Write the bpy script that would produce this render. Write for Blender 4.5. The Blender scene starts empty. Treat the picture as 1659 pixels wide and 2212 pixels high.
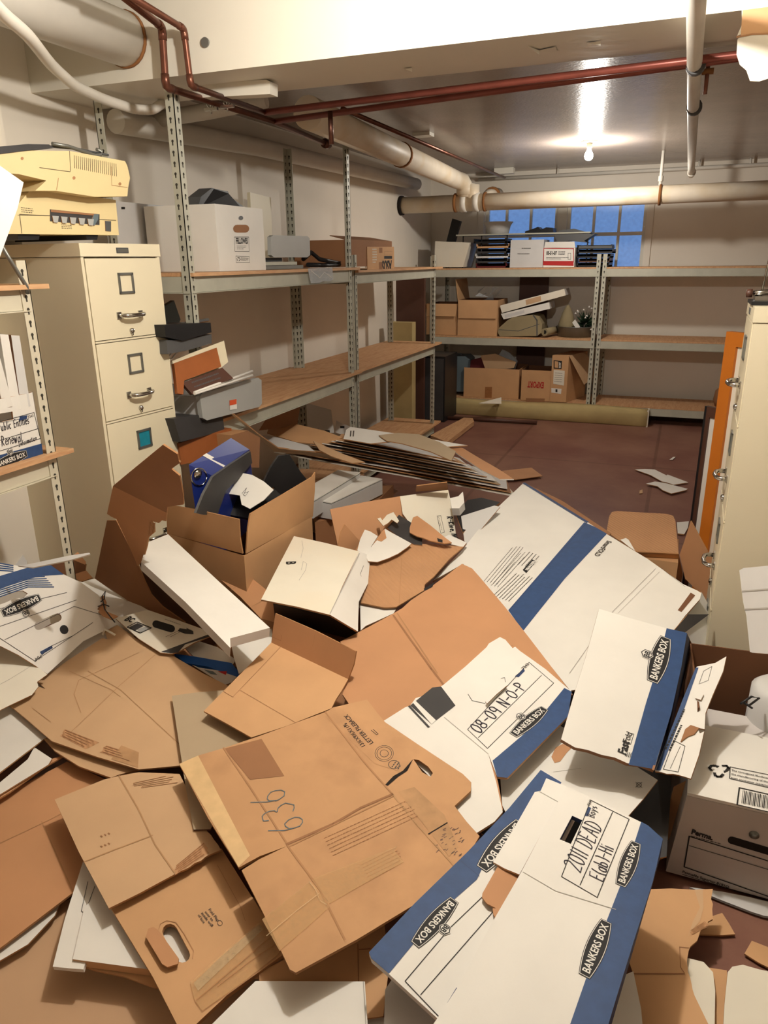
import bpy, math, random
from mathutils import Vector as V
from mathutils.geometry import tessellate_polygon
random.seed(7)
# ------------------------------------------------------------------ camera, light, exposure
F, CX, CY = 1600.0, 829.5, 1106.0
RT = V((0.93153547, 0.36347934, -0.01115531))      # camera right
DN = V((0.10740975, -0.30432108, -0.94649449))     # camera down
FW = V((-0.34742599, 0.880495, -0.32252711))       # camera forward
C = V((0, 0, 1.46))
sc = bpy.context.scene
cam_d = bpy.data.cameras.new('camera'); cam = bpy.data.objects.new('camera', cam_d)
sc.collection.objects.link(cam); sc.camera = cam
cam_d.sensor_fit = 'HORIZONTAL'; cam_d.sensor_width = 36; cam_d.lens = F/1659*36
cam_d.clip_start = .02
from mathutils import Matrix
cam.matrix_world = Matrix(((RT.x, -DN.x, -FW.x, C.x), (RT.y, -DN.y, -FW.y, C.y), (RT.z, -DN.z, -FW.z, C.z), (0, 0, 0, 1)))
sc.view_settings.view_transform = 'Standard'; sc.view_settings.look = 'None'
sc.view_settings.gamma = 1; sc.view_settings.use_curve_mapping = False
sc.view_settings.exposure = 0.0
NEAR_W, FAR_W = 87.0, 42.0
world = bpy.data.worlds.new('dusk'); sc.world = world; world.use_nodes = True
world.node_tree.nodes['Background'].inputs[0].default_value = (.13, .26, .56, 1)
world.node_tree.nodes['Background'].inputs[1].default_value = 1.8
def lamp(loc, w, r, col=(1, .945, .865)):
    d = bpy.data.lights.new('bulb_light', 'POINT'); d.energy = w; d.color = col; d.shadow_soft_size = r
    o = bpy.data.objects.new('bulb_light', d); o.location = loc; sc.collection.objects.link(o); return o

# ------------------------------------------------------------------ pixel -> place helpers
def ray(px, py): return RT*(px-CX)+DN*(py-CY)+FW*F
def P(px, py, z):
    r = ray(px, py); return C+r*((z-C.z)/r.z)
def PY(px, py, y):
    r = ray(px, py); return C+r*(y/r.y)
def PX(px, py, x):
    r = ray(px, py); return C+r*(x/r.x)
class Pl:
    def __init__(s, o, n):
        s.o = V(o); s.n = V(n).normalized()
        if s.n.dot(C-s.o) < 0: s.n = -s.n
    def __call__(s, px, py):
        r = ray(px, py); return C+r*((s.o-C).dot(s.n)/r.dot(s.n))
    def off(s, d):
        q = Pl(s.o, s.n); q.o = s.o+s.n*d; return q
def plX(x): return Pl((x, 0, 0), (1, 0, 0))
def plY(y): return Pl((0, y, 0), (0, 1, 0))
def plZ(z): return Pl((0, 0, z), (0, 0, 1))
def pl3(a, b, c):
    a, b, c = V(a), V(b), V(c); return Pl(a, (b-a).cross(c-a))
def zb(Y): return max(.0, .155*Y-.03)
def flat(off, at=None, tx=0, ty=0):
    """pile layer plane: rises gently away from the camera; off = layer height, tx/ty = own tilt about at(px)"""
    base = Pl((0, 0, -.03+off), (0, -.155, 1))
    if at is None or (tx == 0 and ty == 0): return base
    p = base(*at); return Pl(p, (-tx, -.155-ty, 1))
# ------------------------------------------------------------------ materials
def lin(c):
    c = c/255; return c/12.92 if c <= .04045 else ((c+.055)/1.055)**2.4
def rgb(r, g, b): return (lin(r), lin(g), lin(b), 1)
def mat(name, col, rough=.6, metal=0, noise=.08, nscale=6, bump=0, bscale=40, wave=0, wscale=220, col2=None, spec=.4, c2scale=3, c2pos=(.45, .7)):
    m = bpy.data.materials.new(name); m.use_nodes = True; nt = m.node_tree; N = nt.nodes; L = nt.links
    b = N['Principled BSDF']; b.inputs['Roughness'].default_value = rough; b.inputs['Metallic'].default_value = metal
    b.inputs['Specular IOR Level'].default_value = spec
    tc = N.new('ShaderNodeTexCoord')
    n1 = N.new('ShaderNodeTexNoise'); n1.inputs['Scale'].default_value = nscale; n1.inputs['Detail'].default_value = 5
    L.new(tc.outputs['Object'], n1.inputs['Vector'])
    mp = N.new('ShaderNodeMapRange'); mp.inputs['From Min'].default_value = .3; mp.inputs['From Max'].default_value = .7
    mp.inputs['To Min'].default_value = 1-noise; mp.inputs['To Max'].default_value = 1+noise*.6
    L.new(n1.outputs['Fac'], mp.inputs['Value'])
    mx = N.new('ShaderNodeVectorMath'); mx.operation = 'SCALE'
    if col2:
        n2 = N.new('ShaderNodeTexNoise'); n2.inputs['Scale'].default_value = c2scale; n2.inputs['Detail'].default_value = 6
        L.new(tc.outputs['Object'], n2.inputs['Vector'])
        cr = N.new('ShaderNodeValToRGB'); cr.color_ramp.elements[0].position = c2pos[0]; cr.color_ramp.elements[1].position = c2pos[1]
        cr.color_ramp.elements[0].color = col; cr.color_ramp.elements[1].color = col2
        L.new(n2.outputs['Fac'], cr.inputs['Fac']); L.new(cr.outputs['Color'], mx.inputs[0])
    else: mx.inputs[0].default_value = col[:3]
    L.new(mp.outputs['Result'], mx.inputs['Scale']); L.new(mx.outputs['Vector'], b.inputs['Base Color'])
    hs = None
    if bump:
        nb = N.new('ShaderNodeTexNoise'); nb.inputs['Scale'].default_value = bscale; nb.inputs['Detail'].default_value = 4
        L.new(tc.outputs['Object'], nb.inputs['Vector']); hs = nb.outputs['Fac']; st = bump
    if wave:
        wv = N.new('ShaderNodeTexWave'); wv.inputs['Scale'].default_value = wscale/6.28; wv.inputs['Distortion'].default_value = .4
        wv.bands_direction = 'DIAGONAL'
        L.new(tc.outputs['Object'], wv.inputs['Vector']); hs = wv.outputs['Fac']; st = wave
    if hs:
        bp = N.new('ShaderNodeBump'); bp.inputs['Strength'].default_value = st; bp.inputs['Distance'].default_value = .002
        L.new(hs, bp.inputs['Height']); L.new(bp.outputs['Normal'], b.inputs['Normal'])
    return m
M = {}
M['white'] = mat('white_card', rgb(228, 224, 216), .65, noise=.05, bump=.15, bscale=60)
M['white2'] = mat('grey_white_card', rgb(205, 203, 200), .65, noise=.05, bump=.15)
M['cream'] = mat('cream_card', rgb(228, 221, 204), .7, noise=.05, col2=rgb(220, 206, 182), c2pos=(.5, .8))
M['kraft'] = mat('kraft', rgb(200, 156, 112), .75, noise=.08, bump=.15, wave=0)
M['kraftl'] = mat('pale_kraft', rgb(198, 162, 124), .75, noise=.06, bump=.15)
M['krafto'] = mat('orange_kraft', rgb(188, 138, 98), .75, noise=.07, bump=.12)
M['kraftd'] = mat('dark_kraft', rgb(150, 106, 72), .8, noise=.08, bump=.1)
M['kraftw'] = mat('worn_kraft', rgb(192, 147, 104), .75, noise=.1, col2=rgb(170, 128, 90), c2scale=7, c2pos=(.5, .75), bump=.15)
M['corr'] = mat('corrugated', rgb(184, 138, 98), .8, wave=.7, wscale=190)
M['edge'] = mat('board_edge', rgb(172, 126, 84), .9)
M['crease'] = mat('crease', rgb(172, 128, 90), .9)
M['creasew'] = mat('white_crease', rgb(170, 165, 156), .9)
M['greyb'] = mat('greyboard', rgb(176, 156, 128), .8, noise=.04)
M['beigeb'] = mat('beige_board', rgb(190, 154, 120), .7, noise=.04, bump=.1)
M['blue'] = mat('blue_print', rgb(42, 70, 114), .6, noise=.12, nscale=50, bump=.2, bscale=90)
M['blueb'] = mat('bright_blue', rgb(30, 92, 176), .45)
M['blued'] = mat('dark_blue_print', rgb(38, 58, 98), .6)
M['navy'] = mat('navy_binder', rgb(28, 44, 116), .35, noise=.05)
M['black'] = mat('black_plastic', rgb(28, 28, 30), .4, noise=.1)
M['ink'] = mat('black_ink', rgb(30, 28, 28), .7, noise=0)
M['inkg'] = mat('grey_ink', rgb(80, 74, 68), .8, noise=0)
M['pen'] = mat('marker', rgb(44, 40, 52), .7, noise=0)
M['red'] = mat('red_print', rgb(178, 34, 34), .6, noise=0)
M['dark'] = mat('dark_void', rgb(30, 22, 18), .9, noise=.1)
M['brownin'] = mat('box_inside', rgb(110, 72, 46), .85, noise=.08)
M['wall'] = mat('wall_paint', rgb(236, 227, 212), .55, noise=.05, nscale=2, bump=.25, bscale=14)
M['beam'] = mat('beam_paint', rgb(224, 218, 203), .45, noise=.04, nscale=2, bump=.3, bscale=18)
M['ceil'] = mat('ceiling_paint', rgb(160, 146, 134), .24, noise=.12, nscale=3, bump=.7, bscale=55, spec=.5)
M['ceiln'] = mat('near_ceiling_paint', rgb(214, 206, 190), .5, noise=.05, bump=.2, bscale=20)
M['pipe'] = mat('painted_pipe', rgb(228, 216, 196), .45, noise=.06, col2=rgb(220, 200, 168), c2scale=5, bump=.1, bscale=12)
M['pipew'] = mat('white_pipe', rgb(226, 220, 208), .45, noise=.06)
M['copper'] = mat('old_copper', rgb(122, 78, 62), .35, metal=.75, noise=.25, nscale=14, col2=rgb(84, 58, 50))
M['redp'] = mat('red_brown_pipe', rgb(142, 76, 64), .35, metal=.3, noise=.15, nscale=14)
M['rust'] = mat('rust', rgb(140, 92, 50), .9, noise=.2)
M['steel'] = mat('shelf_steel', rgb(184, 182, 166), .45, metal=.1, noise=.08, nscale=12)
M['steelc'] = mat('shelf_steel_cream', rgb(206, 198, 176), .5, metal=0, noise=.06)
M['hole'] = mat('keyhole', rgb(58, 54, 46), .9, noise=0)
M['chrome'] = mat('chrome', rgb(190, 188, 182), .18, metal=1, noise=.1)
M['cab'] = mat('cabinet_enamel', rgb(226, 215, 186), .4, noise=.03, nscale=3)
M['cabd'] = mat('drawer_gap', rgb(96, 84, 62), .7, noise=0)
M['cyan'] = mat('teal_label', rgb(24, 128, 148), .6, noise=.15, nscale=60)
M['printer'] = mat('yellowed_plastic', rgb(222, 202, 152), .5, noise=.04)
M['greyp'] = mat('grey_plastic', rgb(168, 168, 164), .5, noise=.04)
M['greyd'] = mat('dark_grey_plastic', rgb(84, 84, 84), .5, noise=.1)
M['wood'] = mat('orange_wood', rgb(158, 92, 50), .4, noise=.15, nscale=9)
M['frame'] = mat('orange_frame_wood', rgb(196, 112, 34), .4, noise=.1, nscale=5)
M['brownw'] = mat('brown_panel', rgb(84, 54, 42), .5, noise=.12)
M['linen'] = mat('olive_bolt', rgb(182, 162, 112), .85, noise=.1, nscale=8, bump=.3, bscale=60)
M['tan'] = mat('tan_paper_tape', rgb(214, 180, 132), .45, noise=.1, nscale=30)
M['greyf'] = mat('grey_file_face', rgb(200, 194, 190), .6, noise=.05)
M['stain'] = mat('worn_patch', rgb(178, 138, 98), .8, noise=.15, nscale=30)
M['canvas'] = mat('canvas_bag', rgb(150, 136, 104), .9, noise=.12)
M['teal'] = mat('blue_grey_case', rgb(98, 112, 118), .5, noise=.1)
M['green'] = mat('plant_green', rgb(28, 52, 30), .8, noise=.3)
M['galv'] = mat('galvanised', rgb(128, 128, 122), .4, metal=.6, noise=.15)
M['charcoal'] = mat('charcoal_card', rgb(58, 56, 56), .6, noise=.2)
M['orange'] = mat('orange_sticker', rgb(214, 84, 44), .6, noise=0)
M['maroon'] = mat('maroon', rgb(96, 28, 30), .7)
def woodboard(name, c1, c2):
    m = mat(name, rgb(*c1), .6); nt = m.node_tree; N = nt.nodes; L = nt.links
    b = N['Principled BSDF']; tc = N.new('ShaderNodeTexCoord'); mp = N.new('ShaderNodeMapping'); mp.inputs['Scale'].default_value = (9, 1.2, 9)
    n = N.new('ShaderNodeTexNoise'); n.inputs['Scale'].default_value = 5; n.inputs['Detail'].default_value = 7; n.inputs['Distortion'].default_value = 1.2
    cr = N.new('ShaderNodeValToRGB'); cr.color_ramp.elements[0].position = .35; cr.color_ramp.elements[1].position = .7
    cr.color_ramp.elements[0].color = rgb(*c1); cr.color_ramp.elements[1].color = rgb(*c2)
    L.new(tc.outputs['Object'], mp.inputs[0]); L.new(mp.outputs[0], n.inputs['Vector']); L.new(n.outputs['Fac'], cr.inputs['Fac'])
    L.new(cr.outputs['Color'], b.inputs['Base Color']); return m
M['ply'] = woodboard('plywood', (206, 164, 122), (186, 138, 98))
def floor_mat():
    m = mat('floor_paint', rgb(118, 78, 66), .45, bump=.12, bscale=12); nt = m.node_tree; N = nt.nodes; L = nt.links; b = N['Principled BSDF']
    tc = N.new('ShaderNodeTexCoord')
    n = N.new('ShaderNodeTexNoise'); n.inputs['Scale'].default_value = 1.6; n.inputs['Detail'].default_value = 8; n.inputs['Roughness'].default_value = .65
    cr = N.new('ShaderNodeValToRGB'); e = cr.color_ramp.elements
    e[0].position = .35; e[0].color = rgb(112, 70, 62); e[1].position = .72; e[1].color = rgb(146, 108, 90)
    L.new(tc.outputs['Object'], n.inputs['Vector']); L.new(n.outputs['Fac'], cr.inputs['Fac'])
    mp = N.new('ShaderNodeMapping'); mp.inputs['Location'].default_value = (-.12, -.95, 0)
    br = N.new('ShaderNodeTexBrick'); br.offset = 0; br.inputs['Scale'].default_value = 1
    br.inputs['Brick Width'].default_value = 1.1; br.inputs['Row Height'].default_value = 1.55; br.inputs['Mortar Size'].default_value = .012
    br.inputs['Color1'].default_value = (1, 1, 1, 1); br.inputs['Color2'].default_value = (.92, .9, .9, 1); br.inputs['Mortar'].default_value = (.72, .68, .66, 1)
    L.new(tc.outputs['Object'], mp.inputs[0]); L.new(mp.outputs[0], br.inputs['Vector'])
    mx = N.new('ShaderNodeMix'); mx.data_type = 'RGBA'; mx.blend_type = 'MULTIPLY'; mx.inputs[0].default_value = 1
    L.new(cr.outputs['Color'], mx.inputs[6]); L.new(br.outputs['Color'], mx.inputs[7]); L.new(mx.outputs[2], b.inputs['Base Color'])
    return m
M['floor'] = floor_mat()
def clear(name, col, fac, rough=.1):
    m = bpy.data.materials.new(name); m.use_nodes = True; nt = m.node_tree; N = nt.nodes; L = nt.links
    N.remove(N['Principled BSDF']); out = N['Material Output']
    t = N.new('ShaderNodeBsdfTransparent'); t.inputs[0].default_value = (1, 1, 1, 1)
    p = N.new('ShaderNodeBsdfPrincipled'); p.inputs['Base Color'].default_value = col; p.inputs['Roughness'].default_value = rough
    nz = N.new('ShaderNodeTexNoise'); nz.inputs['Scale'].default_value = 22; nz.inputs['Detail'].default_value = 3
    bp = N.new('ShaderNodeBump'); bp.inputs['Strength'].default_value = .5; L.new(nz.outputs['Fac'], bp.inputs['Height']); L.new(bp.outputs['Normal'], p.inputs['Normal'])
    mr = N.new('ShaderNodeMapRange'); mr.inputs['To Min'].default_value = fac*.6; mr.inputs['To Max'].default_value = min(1, fac*1.4)
    L.new(nz.outputs['Fac'], mr.inputs['Value'])
    mx = N.new('ShaderNodeMixShader'); L.new(mr.outputs['Result'], mx.inputs[0])
    L.new(t.outputs[0], mx.inputs[1]); L.new(p.outputs[0], mx.inputs[2]); L.new(mx.outputs[0], out.inputs[0]); return m
M['glass'] = clear('dusty_pane', rgb(120, 130, 150), .3, .3)
M['tape'] = clear('clear_tape', rgb(228, 186, 134), .3, .1)
M['poly'] = clear('clear_plastic', rgb(200, 205, 210), .45, .12)
M['tapeg'] = clear('wrinkled_tape', rgb(222, 196, 156), .45, .08)
M['tapeb'] = clear('old_brown_tape', rgb(170, 110, 62), .75, .35)
def emis(name, col, s):
    m = bpy.data.materials.new(name); m.use_nodes = True; b = m.node_tree.nodes['Principled BSDF']
    b.inputs['Base Color'].default_value = (.9, .9, .9, 1); b.inputs['Emission Color'].default_value = col; b.inputs['Emission Strength'].default_value = s; return m
M['bulb'] = emis('lit_bulb', (1, .88, .66, 1), 60)

# ------------------------------------------------------------------ mesh builder
def meta(o, label=None, cat=None, group=None, kind=None):
    for k, v in (('label', label), ('category', cat), ('group', group), ('kind', kind)):
        if v: o[k] = v
    return o
def thing(name, label, cat, loc, group=None):
    o = bpy.data.objects.new(name, None); o.empty_display_size = .05; o.location = loc; sc.collection.objects.link(o)
    return meta(o, label, cat, group)
class G:
    def __init__(s): s.v = []; s.f = []; s.mi = []; s.ms = []; s.sm = []
    def m(s, name):
        if name not in s.ms: s.ms.append(name)
        return s.ms.index(name)
    def face(s, pts, m, sm=False):
        i = len(s.v); s.v += [V(p) for p in pts]; s.f.append(tuple(range(i, i+len(pts)))); s.mi.append(s.m(m)); s.sm.append(sm)
    def hexa(s, b, up, m, top=None, tops=None):
        """b: four base points, up vector (or tops: four top points)"""
        b = [V(p) for p in b]; t = [V(p) for p in tops] if tops else [p+V(up) for p in b]
        s.face(b[::-1], m); s.face(t, top or m)
        for i in range(4):
            j = (i+1) % 4; s.face([b[i], b[j], t[j], t[i]], m)
    def box(s, x0, x1, y0, y1, z0, z1, m, top=None):
        s.hexa([(x0, y0, z0), (x1, y0, z0), (x1, y1, z0), (x0, y1, z0)], (0, 0, z1-z0), m, top)
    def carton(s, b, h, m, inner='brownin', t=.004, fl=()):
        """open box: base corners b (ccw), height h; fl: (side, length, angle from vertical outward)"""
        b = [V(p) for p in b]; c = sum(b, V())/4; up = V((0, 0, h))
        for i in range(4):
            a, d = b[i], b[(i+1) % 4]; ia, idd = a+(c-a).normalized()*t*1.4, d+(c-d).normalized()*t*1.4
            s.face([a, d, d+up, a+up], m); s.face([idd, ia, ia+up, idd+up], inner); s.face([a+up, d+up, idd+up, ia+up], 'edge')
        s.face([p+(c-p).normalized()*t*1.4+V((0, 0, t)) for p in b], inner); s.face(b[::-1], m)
        for side, ln, ang in fl:
            a, d = b[side]+up, b[(side+1) % 4]+up; e = (d-a).normalized(); out = V((e.y, -e.x, 0))
            if out.dot((a+d)/2-c) < 0: out = -out
            w = out*math.sin(ang)+V((0, 0, math.cos(ang))); n = e.cross(w).normalized()*t
            p = [a+e*.006, d-e*.006, d-e*.012+w*ln, a+e*.012+w*ln]
            s.hexa(p, n, m)
    def tube(s, pts, r, m, n=12, cap=True, closed=False):
        pts = [V(p) for p in pts]; rings = []; rr = r if isinstance(r, (list, tuple)) else [r]*len(pts)
        u = None
        for i, p in enumerate(pts):
            a = pts[i-1] if i > 0 else (pts[-1] if closed else p); b = pts[(i+1) % len(pts)] if (i < len(pts)-1 or closed) else p
            d = (b-a).normalized()
            if u is None:
                u = d.orthogonal().normalized()
            u = (u-d*u.dot(d)).normalized(); w = d.cross(u)
            rings.append([p+(u*math.cos(k*2*math.pi/n)+w*math.sin(k*2*math.pi/n))*rr[i] for k in range(n)])
        for i in range(len(rings)-(0 if closed else 1)):
            A, B = rings[i], rings[(i+1) % len(rings)]
            for k in range(n): s.face([A[k], A[(k+1) % n], B[(k+1) % n], B[k]], m, True)
        if cap and not closed: s.face(rings[0][::-1], m); s.face(rings[-1], m)
    def lathe(s, c, prof, m, n=20, ax=(0, 0, 1)):
        ax = V(ax).normalized(); u = ax.orthogonal().normalized(); w = ax.cross(u); c = V(c)
        R_ = [[c+ax*h+(u*math.cos(k*2*math.pi/n)+w*math.sin(k*2*math.pi/n))*r for k in range(n)] for r, h in prof]
        for A, B in zip(R_, R_[1:]):
            for k in range(n): s.face([A[k], A[(k+1) % n], B[(k+1) % n], B[k]], m, True)
    def slab(s, pl, outer, mt, t=.004, mb=None, me='edge', holes=(), three=False):
        conv = (lambda q: [V(p) for p in q]) if three else (lambda q: [pl(*p) for p in q])
        loops = [conv(outer)]+[conv(h) for h in holes]; flatp = [p for l in loops for p in l]
        for tri in tessellate_polygon(loops):
            a, b, c = (flatp[i] for i in tri)
            if (b-a).cross(c-a).dot(pl.n) < 0: b, c = c, b
            s.face([a, b, c], mt)
            if t: s.face([c-pl.n*t, b-pl.n*t, a-pl.n*t], mb or mt)
        if t:
            for l in loops:
                for i in range(len(l)):
                    a, b = l[i], l[(i+1) % len(l)]; s.face([a, b, b-pl.n*t, a-pl.n*t], me)
    def dec(s, pl, poly, m, h=.0008): s.slab(pl.off(h), poly, m, t=0)
    def decs(s, pl, pts3, m): s.slab(pl, pts3, m, t=0, three=True)
    def line(s, pl, pts, w=.0015, m='ink', h=.001, three=False):
        q = [(p if three else pl(*p))+pl.n*h for p in pts]
        for a, b in zip(q, q[1:]):
            d = (b-a)
            if d.length < 1e-6: continue
            e = pl.n.cross(d).normalized()*w/2; x = d.normalized()*w*.3
            s.face([a-e-x, b-e+x, b+e+x, a+e-x], m)
    def rect(s, pl, c4, w=.0015, m='ink'): s.line(pl, list(c4)+[c4[0]], w, m)
    def frame_of(s, pl, p0, p1):
        o = pl(*p0); x = pl(*p1)-o; return o, x, pl.n.cross(x).normalized()
    def txt(s, pl, body, p0, p1, m='ink', hs=1, bold=0, h=.0014):
        o, x, y = s.frame_of(pl, p0, p1); me, w = text_mesh(body, bold); k = x.length/w; xd = x.normalized()
        i = len(s.v); s.v += [o+xd*(v[0]*k)+y*(v[1]*k*hs)+pl.n*h for v in me[0]]
        for f in me[1]: s.f.append(tuple(i+a for a in f)); s.mi.append(s.m(m)); s.sm.append(False)
    def hand(s, pl, body, p0, p1, m='pen', w=.0022, hs=1.0, h=.0012):
        o, x, y = s.frame_of(pl, p0, p1); adv = sum(STW.get(c, .7) for c in body); k = x.length/adv; xd = x.normalized(); cx = 0
        rr = random.Random(body)
        for c in body:
            for st in ST.get(c, ()):
                q = [o+xd*((cx+a+rr.uniform(-.02, .02)+b*.12)*k)+y*((b+rr.uniform(-.03, .03))*k*hs) for a, b in st]
                s.line(pl, q, w, m, h, True)
            cx += STW.get(c, .7)
    def fine(s, pl, p0, p1, rows, gap, m='inkg', seed=1, hgt=.0016, h=.001):
        """rows of tiny print too small to read: dashes of word length"""
        o, x, y = s.frame_of(pl, p0, p1); L_ = x.length; xd = x.normalized(); rr = random.Random(seed)
        for r in range(rows):
            c = 0; e = L_*(rr.uniform(.6, 1) if r == rows-1 else rr.uniform(.9, 1))
            while c < e:
                w = min(rr.uniform(.003, .009), e-c)
                a = o+xd*c-y*(r*gap)+pl.n*h; s.face([a, a+xd*w, a+xd*w+y*hgt, a+y*hgt], m); c += w+.0022
    def loc(s, pl, p0, p1, pts, m, h):
        """polygon in the logo's own unit frame"""
        o, x, y = s.frame_of(pl, p0, p1); L_ = x.length
        s.slab(pl.off(h), [o+x*a+y*(b*L_)+pl.n*h for a, b in pts], m, t=0, three=True)
    def logo(s, pl, p0, p1, cube=True):
        def plaque(k):
            w, e, hh = .5-k, .085-k*.75, .15-k
            top = [(.5+w*math.cos(a)*1.0, 0) for a in ()]
            up = [(.5-w+2*w*i/12, e+(hh-e)*math.sin(math.pi*i/12)**.9 if 0 < i < 12 else e) for i in range(13)]
            return [(x, y) for x, y in up]+[(x, -y) for x, y in up[::-1]]
        for k, m_, h in ((0, 'ink', .0010), (.010, 'white', .0013), (.020, 'ink', .0016)): s.loc(pl, p0, p1, plaque(k), m_, h)
        a = .07; f_ = lambda t, yy=-.035: (p0[0]+(p1[0]-p0[0])*t, p0[1]+(p1[1]-p0[1])*t)
        o, x, y = s.frame_of(pl, p0, p1); me, w = text_mesh('BANKERS BOX', .02); k = x.length*.86/w
        i = len(s.v); s.v += [o+x*.07+x.normalized()*(v[0]*k)+y*((v[1]-.33)*k*1.25)+pl.n*.002 for v in me[0]]
        for f in me[1]: s.f.append(tuple(i+a_ for a_ in f)); s.mi.append(s.m('white')); s.sm.append(False)
        if cube:
            hx = lambda r: [(.5+r*math.sin(math.pi/3*q), .2+r*math.cos(math.pi/3*q)) for q in range(6)]
            for r, m_, h in ((.105, 'white', .0018), (.095, 'ink', .0021), (.078, 'white', .0024)): s.loc(pl, p0, p1, hx(r), m_, h)
            me, w = text_mesh('BB', .03); k = x.length*.12/w
            i = len(s.v); s.v += [o+x*.44+x.normalized()*(v[0]*k)+y*((v[1])*k*1.1+x.length*.155)+pl.n*.0027 for v in me[0]]
            for f in me[1]: s.f.append(tuple(i+a_ for a_ in f)); s.mi.append(s.m('ink')); s.sm.append(False)
    def build(s, name, parent=None, label=None, cat=None, group=None, kind=None):
        if parent: o0 = V(parent['_o'])
        else:
            xs = [v.x for v in s.v]; ys = [v.y for v in s.v]; zs = [v.z for v in s.v]
            o0 = V(((min(xs)+max(xs))/2, (min(ys)+max(ys))/2, min(zs)))
        me = bpy.data.meshes.new(name); me.from_pydata([v-o0 for v in s.v], [], s.f); me.update()
        for n in s.ms: me.materials.append(M[n])
        me.polygons.foreach_set('material_index', s.mi); me.polygons.foreach_set('use_smooth', s.sm)
        o = bpy.data.objects.new(name, me); sc.collection.objects.link(o)
        if any(s.sm):
            import bmesh
            bm = bmesh.new(); bm.from_mesh(me); bmesh.ops.remove_doubles(bm, verts=bm.verts, dist=1e-5); bm.to_mesh(me); bm.free()
        if parent: o.parent = parent
        else: o.location = o0
        ORIG[o.name] = o0
        return meta(o, label, cat, group, kind)
ORIG = {}
_thing = thing
class _O(dict): pass
def thing(name, label, cat, loc, group=None):
    o = _thing(name, label, cat, loc, group); o['_o'] = tuple(loc); THINGS.append(o); return o
THINGS = []
def sub(g, name, par, label=None):
    """a sub-part: par is a mesh part whose own origin equals its thing's origin"""
    if '_o' not in par.keys(): par['_o'] = tuple(ORIG[par.name]); THINGS.append(par)
    return g.build(name, par, label=label)
_tc = {}
def text_mesh(body, bold):
    k = (body, bold)
    if k not in _tc:
        cu = bpy.data.curves.new('t', 'FONT'); cu.body = body; cu.size = 1; cu.offset = bold; cu.resolution_u = 3
        ob = bpy.data.objects.new('t', cu); me = bpy.data.meshes.new_from_object(ob)
        vs = [(v.co.x, v.co.y) for v in me.vertices]; fs = [tuple(p.vertices) for p in me.polygons]
        x0 = min(v[0] for v in vs); w = max(v[0] for v in vs)-x0; vs = [(a-x0, b) for a, b in vs]
        bpy.data.objects.remove(ob); bpy.data.curves.remove(cu); bpy.data.meshes.remove(me); _tc[k] = ((vs, fs), w)
    return _tc[k]
def arc(cx, cy, rx, ry, a0, a1, n=10): return [(cx+rx*math.cos(math.radians(a0+(a1-a0)*i/n)), cy+ry*math.sin(math.radians(a0+(a1-a0)*i/n))) for i in range(n+1)]
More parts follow.
